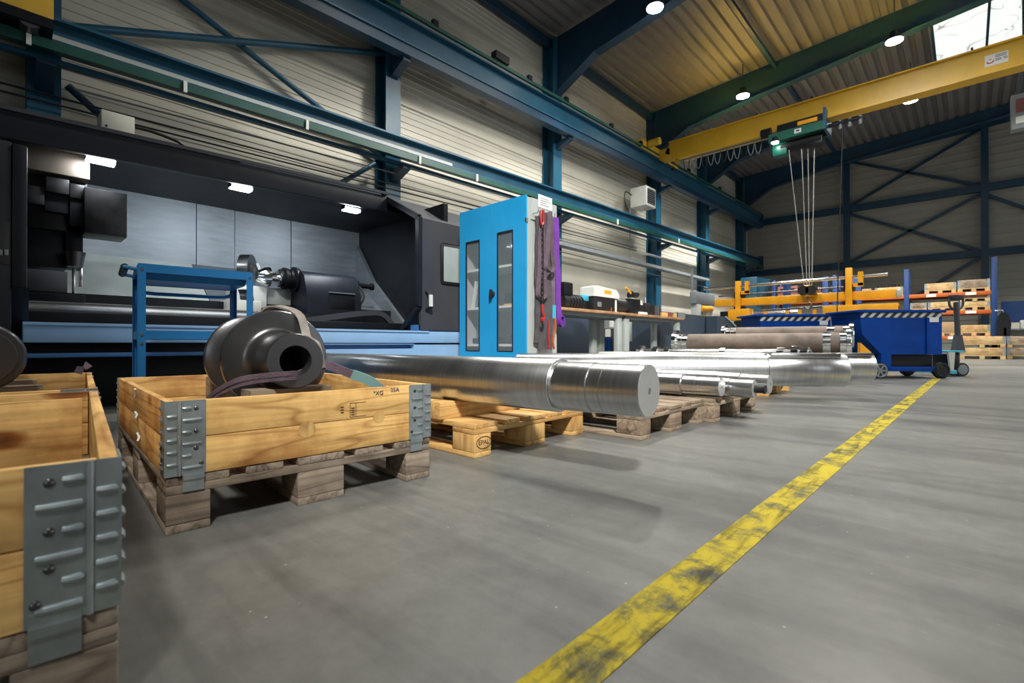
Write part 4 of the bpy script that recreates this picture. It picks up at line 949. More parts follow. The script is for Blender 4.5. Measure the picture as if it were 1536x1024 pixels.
# slings hanging on hooks
SX = CX1+.04
for i, yy in enumerate((3.62, 3.71, 3.79, 3.88)):
    tag(MB().tube([(CX1+.012, yy, 1.78), (SX+.03, yy, 1.775), (SX+.045, yy, 1.79), (SX+.045, yy, 1.82)], .005, 6).build('hook', 'zinc'), ('first', 'second', 'third', 'last')[i]+' wire hook from the left on the grey cabinet plate', 'hook', 'hooks on the cabinet side')
def loop(name, label, y, ztop, zbot, wid, mat, spread=.03, sag=.0, cat='sling', x=SX, w=.04):
    pts = []; n = 22
    for k in range(n+1):
        u = k/n; pts.append((x+.012+.01*math.sin(k), y-spread*math.sin(math.pi*min(1, u*1.02))**.6*.9, ztop+(zbot-ztop)*u))
    for k in range(1, 8):
        a = math.pi*k/8; pts.append((x+.012, y-.0+spread*.5*math.sin(0)-spread*.1*math.cos(a), zbot-.02*math.sin(a)))
    for k in range(n+1):
        u = 1-k/n; pts.append((x+.028+.008*math.sin(k*1.3), y+spread*math.sin(math.pi*min(1, u*1.02))**.6*.9, ztop+(zbot-ztop)*u))
    return tag(MB().strap(pts, (1, .25, 0), w, .007, True).build(name, mat), label, cat, 'slings hanging on the cabinet side')
def tear(y, ztop, zbot, half):      # a loop that widens towards its round bottom
    pts = []
    for k in range(13): u = k/12; pts.append((0, y-.008-half*u**1.5, ztop+(zbot+half-ztop)*u))
    for k in range(1, 10): a = math.pi*k/10; pts.append((0, y-.008*math.cos(a)-half*math.cos(a), zbot+half-half*math.sin(a)))
    for k in range(13): u = 1-k/12; pts.append((0, y+.008+half*u**1.5, ztop+(zbot+half-ztop)*u))
    return pts
def hang(label, y, ztop, zbot, half, mat, x, w=.045): return tag(MB().strap([(x+.004*math.sin(i*.9), p[1], p[2]) for i, p in enumerate(tear(y, ztop, zbot, half))], (1, .3, 0), w, .008).build('lifting_sling', mat), label, 'sling', 'slings hanging on the cabinet side')
hang('purple grey sling loop hanging left, ending at mid height', 3.66, 1.8, .93, .05, 'strap_purple', SX+.055)
hang('short purple grey sling loop hanging in front of the others', 3.75, 1.8, 1.2, .055, 'strap_purple', SX+.085)
def flat(label, y0, y1, ztop, zbot, mat, x, w): 
    pts = [(x+.006*math.sin(i*.8), y0+(y1-y0)*i/14+.006*math.sin(i*1.7), ztop+(zbot-ztop)*i/14) for i in range(15)]
    return tag(MB().strap(pts, (.35, 1, 0), w, .012).build('lifting_sling', mat), label, 'sling', 'slings hanging on the cabinet side')
flat('wide dark grey sling hanging straight in the middle of the bundle', 3.72, 3.71, 1.8, .43, 'strap_grey', SX+.02, .085)
flat('dark grey sling hanging right of the wide one', 3.78, 3.81, 1.8, .43, 'strap_grey', SX+.03, .07)
flat('dusty purple sling hanging at the right of the dark grey ones', 3.83, 3.86, 1.78, .75, 'strap_purple', SX+.03, .05)
flat('narrow dark sling hanging behind the chain at left', 3.65, 3.64, 1.75, .5, 'strap_grey', SX+.01, .05)
v = thing('lifting_sling', 'bright violet round sling hanging at the right of the bundle', 'sling', (SX, 3.92, .66), 0, 'slings hanging on the cabinet side')
MB().strap([(SX+.04+.004*math.sin(i), 3.9+.055*i/14, 1.78+(.7-1.78)*i/14) for i in range(15)], (.4, 1, 0), .06, .014).build('webbing', 'violet', v, True)
MB().strap([(SX+.06, 3.96+.035*math.cos(a*.42), .72-.055*math.sin(a*.42)) for a in range(0, 15)], (1, 0, 0), .05, .012, True).build('eye', 'violet', v, True)
MB().strap([(SX+.03, 3.95+.02*i/10, 1.5-.75*i/10) for i in range(11)], (.4, 1, 0), .02, .008).build('webbing', 'violet', v, True)
rc = thing('chain_sling', 'black chain with red hooks hanging at the left of the slings', 'chain', (SX, 3.62, .7), 0)
MB().tube([(SX+.09+.006*math.cos(a*.483), 3.625+.014*math.cos(a*.483), 1.72+.075*math.sin(a*.483)) for a in range(13)], .011, 8, True).build('red_ring', 'red', rc, True)
ch = MB(); z = 1.62; k = 0
while z > .86:
    d = (.009, 0) if k % 2 else (0, .009); ch.tube([(SX+.1+d[0]*math.cos(a*.785), 3.62+d[1]*math.cos(a*.785), z+.018*math.sin(a*.785)) for a in range(8)], .0045, 5, True); z -= .027; k += 1
ch.build('chain', 'black', rc, True)
MB().tube(bez([(SX+.1, 3.62, .87), (SX+.1, 3.62, .8), (SX+.1, 3.64, .75), (SX+.1, 3.62, .71), (SX+.1, 3.60, .74)]), .013, 8).build('red_hook', 'red', rc, True)
tag(MB().tube([(SX+.05, 3.86+.02*math.sin(i*.7), .75-.035*i) for i in range(10)], .012, 6).build('rope_end', 'orange'), 'orange rope end hanging at the foot of the sling bundle', 'rope')
tag(MB().tube([(SX+.035, 3.79+.006*math.sin(i), .72-.032*i) for i in range(10)], .01, 6).build('rope_end', 'red'), 'red rope end hanging between the dark slings', 'rope')
tag(MB().box(SX+.03, SX+.05, 3.84, 3.89, .74, .88).build('sling_tag', 'cyan'), 'teal tag on the purple sling near its lower end', 'tag')
# ------------------------------------------------------------------ workbenches
def bench(label, ya, yb):
    t = thing('workbench', label, 'workbench', (-4.7, (ya+yb)/2, 0), 0, 'workbenches behind the cabinet')
    MB().box(-5.05, -4.35, ya, yb, .985, 1.03, .004).build('bench_top', 'bench_wood', t, True)
    MB().box(-5.0, -4.42, ya+.05, yb-.05, .93, .985).build('frame', 'midgrey', t, True)
    for y in (ya+.04, yb-.2):
        for x in (-4.5, -5.02): MB().box(x, x+.08, y, y+.15, 0, .93, .006).build('leg', 'grey', t, True)
bench('wooden topped workbench right beside the sling bundle', 5.32, 7.57)
bench('farther wooden topped workbench ending at the dark slate machine', 7.58, 9.93)
BX = -4.62
def bp(px, x=BX): p = at_x(px, 466, x); return p.y
def bscale(px, x=BX): return at_x(px, 466, x).dot(FW)/FPX
def bobj(name, label, cat, loc_px, x=BX): return thing(name, label, cat, (x, bp(loc_px, x), 1.0305), 0)
Z = 1.0305
y0, y1 = bp(846), bp(868)
t = bobj('black_motor', 'black ribbed motor with a raised head at the left end of the bench', 'motor', 857)
MB().cyl((BX, y0-.1, Z+.12), (BX, y1, Z+.12), .12, seg=24).build('motor_barrel', 'black', t, True)
for k in range(5): yy = y0+(y1-y0)*(k+.5)/5; MB().cyl((BX, yy-.012, Z+.12), (BX, yy+.012, Z+.12), .128, seg=24).build('cooling_fin', 'lathe_dark', t, True)
MB().box(BX-.1, BX+.1, y0-.12, y0+.12, Z+.2, Z+.42, .03).build('head', 'lathe_black', t, True); MB().box(BX-.09, BX+.09, y0-.1, y1-.03, Z, Z+.03).build('foot', 'black', t, True)
t = bobj('cyan_tool', 'small cyan topped tool on the bench beside the black motor', 'tool', 874)
yy = bp(874); MB().box(BX-.05, BX+.05, yy-.08, yy+.12, Z+.16, Z+.26, .02).build('top', 'cyan', t, True); MB().box(BX-.03, BX+.03, yy-.05, yy+.09, Z, Z+.16, .01).build('stand', 'lathe_dark', t, True)
y0, y1 = bp(882), bp(914)
t = bobj('white_machine', 'white curved machine with an orange label on a black base on the bench', 'machine', 898)
MB().box(BX-.12, BX+.12, y0, y1, Z, Z+.25, .015).build('base', 'black', t, True)
b = MB(); b.prism([(y0-.02, Z+.25), (y1+.12, Z+.25), (y1+.12, Z+.33), (y1+.02, Z+.4), (y0+.08, Z+.43), (y0-.02, Z+.4)], 0, BX-.14, BX+.13); h_ = b.build('hood', 'white', t, True)
MB().box(BX+.13, BX+.133, y0+.3, y0+.52, Z+.31, Z+.37).build('orange_label', 'machine_yellow', h_, True)
MB().box(BX+.12, BX+.124, y0+.1, y0+.22, Z+.08, Z+.16).build('dial', 'midgrey', t, True); MB().box(BX+.0, BX+.1, y1+.02, y1+.09, Z, Z+.24).build('white_post', 'white', t, True)
tag(MB().rev((BX+.1, bp(915.5, BX+.1), Z), (0, 0, 1), [(0, .025), (.08, .025), (.1, .012), (.12, .012)], 14).build('red_can', 'red'), 'small red can on the bench right of the white machine', 'can')
y0, y1 = bp(919), bp(943)
t = bobj('black_pump', 'black motor pump lying on the bench with a white control end and lever', 'pump', 934)
MB().cyl((BX, y0, Z+.14), (BX, y1, Z+.14), .14, seg=26).build('motor_barrel', 'black', t, True)
MB().box(BX-.14, BX+.15, y0+.35, y0+.75, Z, Z+.29, .02).build('terminal_block', 'lathe_black', t, True)
MB().box(BX-.1, BX+.12, y1, bp(958), Z, Z+.2, .03).build('pump_end', 'black', t, True)
MB().prism([(y1-.05, Z+.2), (bp(958), Z+.17), (bp(956), Z+.28), (y1-.05, Z+.31)], 0, BX-.09, BX+.1).build('control_end', 'white', t, True)
p = V((BX, bp(951), Z+.3)); lv = MB().cyl(p+V((0, -.12, .07)), p+V((0, .1, .1)), .085, .06, 20).build('lever_knob', 'black', t, True)
MB().cyl(p+V((0, -.02, .06)), p+V((0, -.3, .2)), .022, seg=10).build('yellow_lever', 'machine_yellow', lv, True)
tag(MB().cyl((BX-.2, bp(967, BX-.2), Z), (BX-.2, bp(967, BX-.2), Z+.4), .035, seg=20).build('steel_rod', 'steel'), 'upright bright steel rod standing on the bench', 'rod')
tag(MB().cyl((BX, bp(968), Z), (BX, bp(968), Z+.25), .13, seg=30).build('steel_block', 'turret'), 'grey round steel block right of the black pump', 'steel block', 'steel pieces on the bench')
tag(MB().cyl((BX, bp(983), Z), (BX, bp(983), Z+.22), .1, seg=30).build('steel_block', 'dark_metal'), 'smaller round steel block near the middle of the bench', 'steel block', 'steel pieces on the bench')
tag(MB().box(BX+.1, BX+.2, bp(962, BX+.15)-.12, bp(962, BX+.15)+.16, Z, Z+.05, .01).build('white_cloth', 'white'), 'folded white cloth in front of the grey steel block', 'cloth')
for px, w_, hh, mat, lb in ((992, .13, .1, 'pine_y', 'brown wooden block on the far part of the bench'), (1000, .12, .12, 'redbrown', 'reddish block right of the brown wooden block'), (1007.5, .11, .1, 'pine_x', 'second brown block beside the glass box'), ):
    y = bp(px); tag(MB().box(BX-.08, BX+.08, y-w_, y+w_, Z, Z+hh, .006).build('wooden_block' if 'pine' in mat else 'block', mat), lb, 'block', 'blocks on the bench')
y = bp(1016); t = bobj('clear_box', 'clear grey plastic box at the far end of the bench', 'box', 1016)
b = MB(); b.box(BX-.1, BX+.1, y-.2, y-.19, Z, Z+.13); b.box(BX-.1, BX+.1, y+.19, y+.2, Z, Z+.13); b.box(BX-.1, BX-.09, y-.2, y+.2, Z, Z+.13); b.box(BX+.09, BX+.1, y-.2, y+.2, Z, Z+.13); b.box(BX-.1, BX+.1, y-.2, y+.2, Z, Z+.01); b.build('box_body', 'midgrey', t, True)

# ------------------------------------------------------------------ machines behind the bench
tag(MB().box(-6.3, -5.5, 6.0, 8.2, 0, 1.06, .02).build('slate_machine', 'slate'), 'dark slate machine cover seen under the nearer bench', 'machine', 'slate machine covers')
t = thing('slate_machine', 'dark slate machine with slanting right edge behind the rusty rollers', 'machine', (-5.5, 11.5, 0), 0, 'slate machine covers')
ya = at_x(990, 480, -5.0).y; yt = at_x(1060, 475, -5.0).y; yb_ = at_x(1083, 501, -5.0).y
zt = at_x(1060, 474, -5.0).z
MB().prism([(ya, 0), (yb_, 0), (yb_, .78), (yt, zt), (ya, zt)], 0, -5.7, -5.0).build('cover', 'slate', t, True)
MB().bar((-4.99, yt, zt), (-4.99, yb_, .8), .03, .03).build('edge_strip', 'midgrey', t, True)
t = thing('slate_machine', 'second slate cover with a pale slanting edge, farther right', 'machine', (-4.85, 13, 0), 0, 'slate machine covers')
ya2 = at_x(1062, 480, -4.7).y; yt2 = at_x(1088, 475, -4.7).y; yb2 = at_x(1103, 492, -4.7).y; zt2 = at_x(1088, 475, -4.7).z
MB().prism([(ya2+.6, 0), (yb2, 0), (yb2, .95), (yt2, zt2), (ya2+.6, zt2)], 0, -4.98, -4.7).build('cover', 'slate', t, True)
MB().bar((-4.69, yt2, zt2), (-4.69, yb2, .97), .035, .035).build('edge_strip', 'grey', t, True)
# grey press frame standing on the slate machine
gx = -5.95; 
def gp(px, py, x=gx): return at_x(px, py, x)
a, c = gp(1044, 472), gp(1073, 472); ztop = gp(1058, 439).z; zb0 = zt+.02
t = thing('press_frame', 'grey gate shaped frame with a yellow cylinder behind the slate machine', 'machine', (gx, (a.y+c.y)/2, 0))
MB().box(gx-.2, gx, a.y, c.y, ztop-.38, ztop, .03).build('crossbeam', 'midgrey', t, True)
MB().box(gx-.2, gx, a.y+.1, a.y+.42, 0, ztop-.38, .01).build('post', 'grey', t, True); MB().box(gx-.2, gx, c.y-.55, c.y-.2, 0, ztop-.38, .01).build('post', 'grey', t, True)
MB().cyl((gx-.06, a.y+.45, zb0+.34), (gx-.06, a.y+1.3, zb0+.36), .1, seg=18).build('cylinder', 'machine_yellow', t, True)
MB().box(gx-.15, gx-.02, a.y+.45, c.y-.1, zb0, zb0+.14).build('yellow_bed', 'machine_yellow', t, True)
# handrail frame and long tray on the wall
tag(MB().box(-7.75, -7.5, 9.6, 19.5, 3.0, 3.09).build('cable_tray', 'midgrey'), 'grey cable tray along the wall above the workbench', 'cable tray')
stick('conduit', 'thin dark conduit below the grey cable tray', (-7.75, 8.0, 2.92), (-7.75, 20, 2.78), .015, 'midgrey', 'pipe')
stick('conduit', 'thin pale conduit above the grey cable tray', (-7.75, 8.0, 3.22), (-7.75, 14, 3.22), .012, 'grey', 'pipe')
tag(MB().tube([(-6.4, 15.2, 1.2), (-6.4, 15.2, 2.95), (-6.4, 12.2, 2.95)], .035, 8).build('guard_rail', 'midgrey'), 'bent grey rail standing left of the grey press frame', 'rail')
# blue drawer cabinets, small grey cabinet, white cabinet behind the bench
def drawer_cab(label, px0, px1, X):
    a, c = at_x(px0, 515, X).y, at_x(px1, 515, X).y
    t = thing('drawer_cabinet', label, 'drawer cabinet', (X-.3, (a+c)/2, 0), 0, 'blue drawer cabinets')
    MB().box(X-.6, X-.01, a, c, 0, .66).build('body', 'rack_blue', t, True)
    for k in range(5):
        d = MB().box(X-.01, X+.008, a+.02, c-.02, .05+k*.12, .155+k*.12, .004).build('drawer', 'skip_blue', t, True); MB().box(X+.008, X+.02, (a+c)/2-.12, (a+c)/2+.12, .09+k*.12, .105+k*.12).build('pull', 'grey', d, True)
drawer_cab('blue drawer cabinet under the bench, left of the table leg', 894, 904, -6.6); drawer_cab('blue drawer cabinet under the bench, nearer the bench legs', 914, 932, -6.6)
X = -6.7
a, c = at_x(894, 490, X).y, at_x(913, 490, X).y
t = thing('grey_table', 'small grey table carrying grey boxes seen under the bench', 'table', (X, (a+c)/2, 0))
MB().box(X-.6, X+.25, a, c, .86, .9).build('table_top', 'midgrey', t, True)
for y in (a+.02, c-.1): MB().box(X+.12, X+.2, y, y+.08, 0, .86).build('leg', 'dark_metal', t, True)
tag(MB().box(X-.3, X+.1, a+.03, (a+c)/2-.05, .901, 1.42, .01).build('grey_box', 'grey'), 'pale grey box on the small table under the bench', 'box', 'boxes on the small table')
tag(MB().box(X-.3, X+.1, (a+c)/2, c-.12, .901, 1.42, .01).build('grey_box', 'midgrey'), 'darker grey box on the small table under the bench', 'box', 'boxes on the small table')
X = -7.2
a, c = at_x(918, 490, X).y, at_x(963, 490, X).y
t = thing('white_cabinet', 'white machine cabinet with greenish windows seen under the bench', 'cabinet', (X-.3, (a+c)/2, 0))
MB().box(X-.6, X, a, c, .0, .55).build('base', 'slate', t, True); MB().box(X-.6, X, a, c, .55, 1.7, .02).build('body', 'white', t, True)
M['green_glass'] = paint('pale_green_window', (.42, .58, .48), .2, 0, .2, 2)
for u in (.08, .58): MB().box(X, X+.01, a+(c-a)*u, a+(c-a)*(u+.34), .95, 1.55).build('window', 'green_glass', t, True)
a = at_x(973, 490, -6.4).y
t = thing('bottle_stand', 'narrow dark stand with small teal and white bottles under the bench', 'stand', (-6.5, a, 0))
MB().box(-6.6, -6.4, a-.1, a+.15, 0, .5).build('base', 'slate', t, True); MB().box(-6.6, -6.58, a-.1, a+.15, .5, 1.5).build('backboard', 'rack_blue', t, True); MB().box(-6.58, -6.4, a-.1, a+.15, .78, .8).build('shelf', 'grey', t, True); MB().box(-6.58, -6.4, a-.1, a+.15, 1.1, 1.12).build('shelf', 'grey', t, True)
for k, (dy, z, mat, lb) in enumerate(((-.04, .801, 'white', 'white bottle on the lower shelf of the narrow stand'), (.08, .801, 'cyan', 'teal bottle on the lower shelf of the narrow stand'), (0, 1.121, 'white', 'white bottle on the upper shelf of the narrow stand'))):
    tag(MB().rev((-6.48, a+dy, z), (0, 0, 1), [(0, .05), (.15, .05), (.2, .02), (.24, .02)], 14).build('bottle', mat), lb, 'bottle', 'bottles on the narrow stand')
# heater box on the fourth column
p = at_x(966, 298, -7.45)
t = thing('heater_box', 'white box heater with a dark grille hung high on the blue column', 'heater', (-7.5, p.y, p.z))
MB().box(-7.75, -7.2, p.y-.33, p.y+.33, p.z-.3, p.z+.32, .03).build('housing', 'white', t, True)
g = MB().box(-7.2, -7.19, p.y-.24, p.y+.24, p.z-.22, p.z+.24).build('grille', 'black', t, True)
for k in range(7): MB().box(-7.19, -7.175, p.y-.24, p.y+.24, p.z-.2+k*.065, p.z-.18+k*.065).build('louvre', 'midgrey', g, True)
MB().tube(bez([(-7.7, p.y-.33, p.z+.1), (-7.7, p.y-.7, p.z+.12), (-7.7, p.y-.75, p.z-.2), (-7.75, p.y-.45, p.z-.4)]), .02, 7).build('cable', 'black', t, True)
MB().tube([(-7.77, p.y-.3, p.z-.3), (-7.77, p.y-.32, p.z-2.0)], .015, 6).build('conduit', 'midgrey', t, True)

# ------------------------------------------------------------------ tipping skips
def skip(label, x0, d0, sticker, wheels=True):
    """local x along the camera's right, local y away from camera"""
    o = cam2w(x0, d0); t = thing('tipping_skip', label, 'tipping container', tuple(o), YAW, 'blue tipping containers')
    W = .62
    MB().prism([(.1, .9), (.13, .62), (.40, .335), (1.25, .335), (1.25, .94), (.1, .94)], 1, .0, W).build('tub', 'skip_blue', t)
    b = MB(); b.box(.06, 1.28, -.03, .0, .925, .965, .006); b.box(.06, 1.28, W, W+.03, .925, .965, .006); b.box(1.25, 1.29, -.03, W+.03, .925, .965, .006); b.box(.03, .1, -.03, W+.03, .93, .96, .006); b.build('rim', 'skip_blue', t)
    MB().box(.105, 1.24, -.006, -.001, .855, .922).build('hazard_tape', 'hazard', t)
    MB().box(1.06, 1.2, -.0075, -.0065, .79, .858).build('sticker', 'label', t) if sticker else None
    MB().box(1.02, 1.06, -.02, .0, .34, .85).build('stiffener', 'skip_blue', t)
    b = MB(); b.box(.36, 1.26, -.02, .06, .1, .165, .004); b.box(.36, 1.26, W-.06, W+.02, .1, .165, .004); b.box(.38, .52, -.02, .06, .1, .36); b.box(.38, .52, W-.06, W+.02, .1, .36); b.box(1.18, 1.26, 0, W, .1, .165); b.build('base_frame', 'skip_blue', t)
    MB().box(.6, 1.2, .1, W-.1, .166, .33).build('tilt_cradle', 'lathe_black', t)
    b = MB(); b.prism([(.1, .5), (.1, .36), (.26, .36)], 1, -.01, .05); b.build('yellow_bracket', 'machine_yellow', t)
    for xx, mt in ((.36, 'midgrey'), (1.23, 'lathe_dark')):
        for yy in (.0, W-.04):
            w_ = MB().cyl((xx, yy-.03, .11), (xx, yy+.02, .11), .11, seg=28).build('wheel', 'rubber', t)
            hb = MB(); hb.rev((xx, yy-.034, .11), (0, 1, 0), [(0, .03), (.004, .03)], 16)
            for k in range(6):
                an = k*math.pi/3; hb.bar((xx, yy-.033, .11), (xx+.085*math.cos(an), yy-.033, .11+.085*math.sin(an)), .02, .006, (0, 1, 0))
            hb.tube([(xx+.088*math.cos(a*.2618), yy-.032, .11+.088*math.sin(a*.2618)) for a in range(24)], .011, 6, True); hb.build('rim_spokes', mt, w_)
    return t
skip('blue wheeled tipping container with hazard stripes, right of the rusty rollers', 4.79, 6.78, True)
skip('second blue tipping container with hazard stripes behind the rusty rollers', 3.9, 7.8, True)

# ------------------------------------------------------------------ pallet jack behind the skip
o = cam2w(6.55, 7.35); t = thing('pallet_jack', 'pale blue hand pallet jack with upright grey handle beside the blue container', 'pallet jack', tuple(o), YAW)
# local x to the camera's right
for s in (-.09, .09):
    MB().cyl((.22+s*.25, s-.03, .1), (.22+s*.25, s+.03, .1), .1, seg=24).build('steer_wheel', 'rubber', t)
MB().rev((.2, -.13, .1), (0, 1, 0), [(0, .03), (.005, .075), (.01, .075)], 18).build('wheel_hub', 'midgrey', t)
MB().box(-.02, .12, -.16, .16, .12, .33, .02).build('pump_housing', 'lathe_black', t); MB().box(-.12, .14, -.22, .22, .36, .385, .005).build('top_plate', 'cyan', t)
b = MB(); b.prism([(-.14, .36), (-.04, .36), (-.06, .1), (-.1, .06)], 1, -.26, -.23); b.build('side_bracket', 'cream', t)
MB().cyl((.2, 0, .1), (.2, 0, .38), .05, seg=16).build('pump_cylinder', 'lathe_black', t)
MB().prism([(.16, .36), (.32, .36), (.27, .62), (.21, .62)], 1, -.04, .04).build('handle_foot', 'lathe_grey', t)
MB().cyl((.24, 0, .6), (.215, 0, 1.12), .035, seg=14).build('handle_tube', 'lathe_grey', t)
MB().tube(bez([(.215, 0, .98), (.12, 0, 1.06), (.12, 0, 1.18), (.215, 0, 1.22), (.31, 0, 1.18), (.31, 0, 1.06), (.215, 0, .98)]), .016, 8).build('handle_loop', 'lathe_grey', t)
MB().box(.1, .33, -.02, .02, 1.15, 1.23, .02).build('grip', 'black', t)
for s in (-.2, .2): MB().box(-.3, -.02, s-.07, s+.07, .04, .1, .01).build('fork', 'cyan', t)

# ------------------------------------------------------------------ yellow bar handling machine
TY = 14.95
t = thing('bar_feeder', 'yellow bar handling machine with long beam and top tube in front of the far wall', 'machine', (-3.4, TY, 0))
MB().box(-5.6, -1.25, TY, TY+.2, 1.6, 1.82, .01).build('beam', 'machine_yellow', t, True)
MB().box(-1.25, -1.15, TY+.02, TY+.18, 1.62, 1.8, .02).build('beam_end', 'grey', t, True)
MB().tube([(-5.9, TY-.05, 2.16), (-1.4, TY-.05, 2.19)], .04, 10).build('top_tube', 'steel', t, True)
MB().tube([(-5.6, TY+.35, 1.95), (-2.3, TY+.35, 1.98)], .025, 8).build('guide_tube', 'lathe_grey', t, True)
MB().tube([(-4.4, TY+.3, 1.45), (-2.4, TY+.3, 1.5)], .02, 8).build('guide_tube', 'lathe_grey', t, True)
for x, z1 in ((-4.9, 2.32), (-2.2, 2.42)):
    MB().box(x-.06, x+.08, TY-.12, TY, 1.2, z1, .01).build('post', 'machine_yellow', t, True)
    MB().box(x-.1, x+.1, TY-.1, TY+.3, 1.84, 2.0).build('clamp', 'lathe_black', t, True)
    MB().box(x+.2, x+.3, TY-.1, TY+.05, 1.95, 2.3).build('tube_bracket', 'machine_yellow', t, True); MB().box(x+.08, x+.3, TY-.1, TY+.0, 1.93, 2.02).build('tube_bracket', 'machine_yellow', t, True)
    MB().box(x-.12, x+.14, TY-.05, TY+.2, 1.48, 1.58).build('clamp', 'lathe_black', t, True)
    MB().box(x-.15, x+.15, TY+.05, TY+.3, 0, 1.15).build('leg', 'lathe_grey', t, True)
MB().box(-5.15, -4.55, TY-.16, TY+.2, 1.17, 1.5, .01).build('drive_box', 'machine_yellow', t, True); MB().box(-5.4, -5.15, TY-.1, TY+.2, 1.22, 1.45, .01).build('drive_motor', 'lathe_black', t, True)
MB().box(-2.75, -1.2, TY-.16, TY+.2, 1.1, 1.47, .01).build('drive_box', 'machine_yellow', t, True); MB().box(-1.2, -1.12, TY-.1, TY+.15, 1.12, 1.4).build('box_end', 'rust', t, True)
for x in (-4.15, -3.6, -3.3, -2.95): MB().box(x-.04, x+.04, TY-.1, TY, 1.1, 1.4).build('bar_stop', 'machine_yellow', t, True)
MB().cyl((-4.6, TY+.1, 1.33), (-3.3, TY+.1, 1.34), .075, seg=18).build('work_bar', 'steel', t, True)
MB().box(-4.6, -2.7, TY-.02, TY+.3, 1.0, 1.1).build('bed', 'lathe_grey', t, True)
# blue machine column and posts of the cantilever rack behind
def post(label, px, y, w, z1, grp='blue uprights near the far wall'):
    x = at_y(px, 450, y).x; tag(MB().box(x-w/2, x+w/2, y, y+.2, 0, z1, .008).build('upright', 'rack_blue'), label, 'upright', grp)
x = at_y(1123, 440, 16).x
t = thing('machine_column', 'broad blue machine column behind the left yellow post', 'machine', (x, 16.2, 0))
MB().box(x-.24, x+.24, 16, 16.4, 0, 2.55, .02).build('column', 'blue_steel', t, True); MB().prism([(x+.24, 2.55), (x+.6, 2.45), (x+.45, 2.2), (x+.24, 1.6)], 1, 16.1, 16.4).build('gusset', 'blue_steel', t, True)
post('slim blue upright left of the reddish crates', 1179.5, 18, .18, 2.6); post('slim blue upright right of the reddish crates', 1238, 20.8, .18, 2.95); post('short blue upright just right of the reddish crates', 1253, 21.6, .16, 2.85)
post('blue upright standing at the foot of the far wall post', 1283, 21.7, .36, 3.0)

# ------------------------------------------------------------------ pallet rack at the far wall
RY = 22.3
rx = [-8.0+.35, -5.9, -3.75, -1.57, .66]
UP = ['far left rack upright behind the yellow machine', 'second rack upright behind the reddish crates', 'rack upright hidden by the far wall post', 'tall blue rack upright left of the orange beams', 'tall blue rack upright at the right end of the rack']
t = None
for x, lb in zip(rx[1:], UP[1:]):
    z1 = 3.15 if x < 0 else 3.32
    t = thing('rack_upright', lb, 'rack upright', (x, RY+.5, 0), 0, 'blue rack uprights')
    MB().box(x-.07, x+.07, RY, RY+.1, 0, z1, .006).build('post', 'rack_blue', t, True); MB().box(x-.05, x+.05, RY+1.0, RY+1.1, 0, z1, .006).build('post', 'rack_blue', t, True)
    b = MB()
    for k in range(4): b.bar((x, RY+.1, .2+k*.7), (x, RY+1.0, .55+k*.7), .03, .04)
    b.build('lattice', 'rack_blue', t, True)
lev = [.62, 1.48, 2.1]
for i, (x0, x1) in enumerate(((-5.9, -3.75), (-3.75, -1.57), (-1.57, .66))):
    nm = ('left', 'middle', 'right')[i]
    for z, zl in zip(lev, ('lowest', 'middle', 'top')):
        t = thing('rack_beam', '%s orange shelf level of the %s rack bay' % (zl, nm), 'rack beam', ((x0+x1)/2, RY+.5, z), 0, 'orange rack beams')
        for yy in (RY+.0, RY+1.02): MB().box(x0+.071, x1-.071, yy, yy+.06, z, z+.13, .006).build('beam', 'orange', t, True)
        MB().box(x0+.08, x1-.08, RY+.06, RY+1.02, z+.1, z+.125).build('shelf_board', 'card', t, True)
        if i == 2:
            for px in ((.3, .75) if z > 1 else (.55, .68, .85)):
                xx = x0+(x1-x0)*px; MB().box(xx-.13, xx+.13, RY-.004, RY-.001, z+.02, z+.11).build('shelf_label', 'label', t, True)
def crate_load(label, x, z, mat, w=.8, hh=.2, y=RY+.05, boxh=None, grp='crates on the rack'):
    t = thing('pallet_crate', label, 'crate', (x, y+.5, z), 0, grp)
    for dx in (-w/2+.06, 0, w/2-.06): MB().box(x+dx-.06, x+dx+.06, y, y+.9, z, z+.09).build('block', 'far_y', t, True)
    MB().box(x-w/2, x+w/2, y, y+.9, z+.09, z+.115).build('deck', 'far_x', t, True)
    MB().box(x-w/2, x+w/2, y+.01, y+.89, z+.116, z+.116+hh, .006).build('box_side', mat, t, True)
    if mat.startswith('far') or mat.startswith('old'):
        for s in (-1, 1): MB().box(x+s*(w/2-.03)-.035, x+s*(w/2-.03)+.035, y+.004, y+.01, z+.11, z+.12+hh).build('corner_hinge', 'zinc', t, True)
    return t
zt_ = [l+.131 for l in lev]
crate_load('pale crate on the top shelf of the right bay, left of the dark crate', -.67, zt_[2], 'far_x', .82, .24)
crate_load('dark brown crate at the right end of the top rack shelf', .17, zt_[2], 'old_x', .78, .28)
crate_load('pale crate on the middle shelf of the right bay, left of the handle', -.6, zt_[1], 'far_x', .78, .2)
crate_load('dark crate at the left end of the middle shelf, right bay', -1.25, zt_[1], 'old_x', .45, .2)
crate_load('pale crate on the middle shelf of the right bay, behind the jack handle', .2, zt_[1], 'far_x', .72, .17)
t = crate_load('dark crate stacked on the pale crate, middle shelf right end', .2, zt_[1]+.287, 'old_x', .72, .08)
crate_load('brown carton on the lowest rack shelf', -.62, zt_[0], 'card', .62, .36)
crate_load('pale crate with a white sheet on the lowest rack shelf', .17, zt_[0], 'far_x', .78, .24)
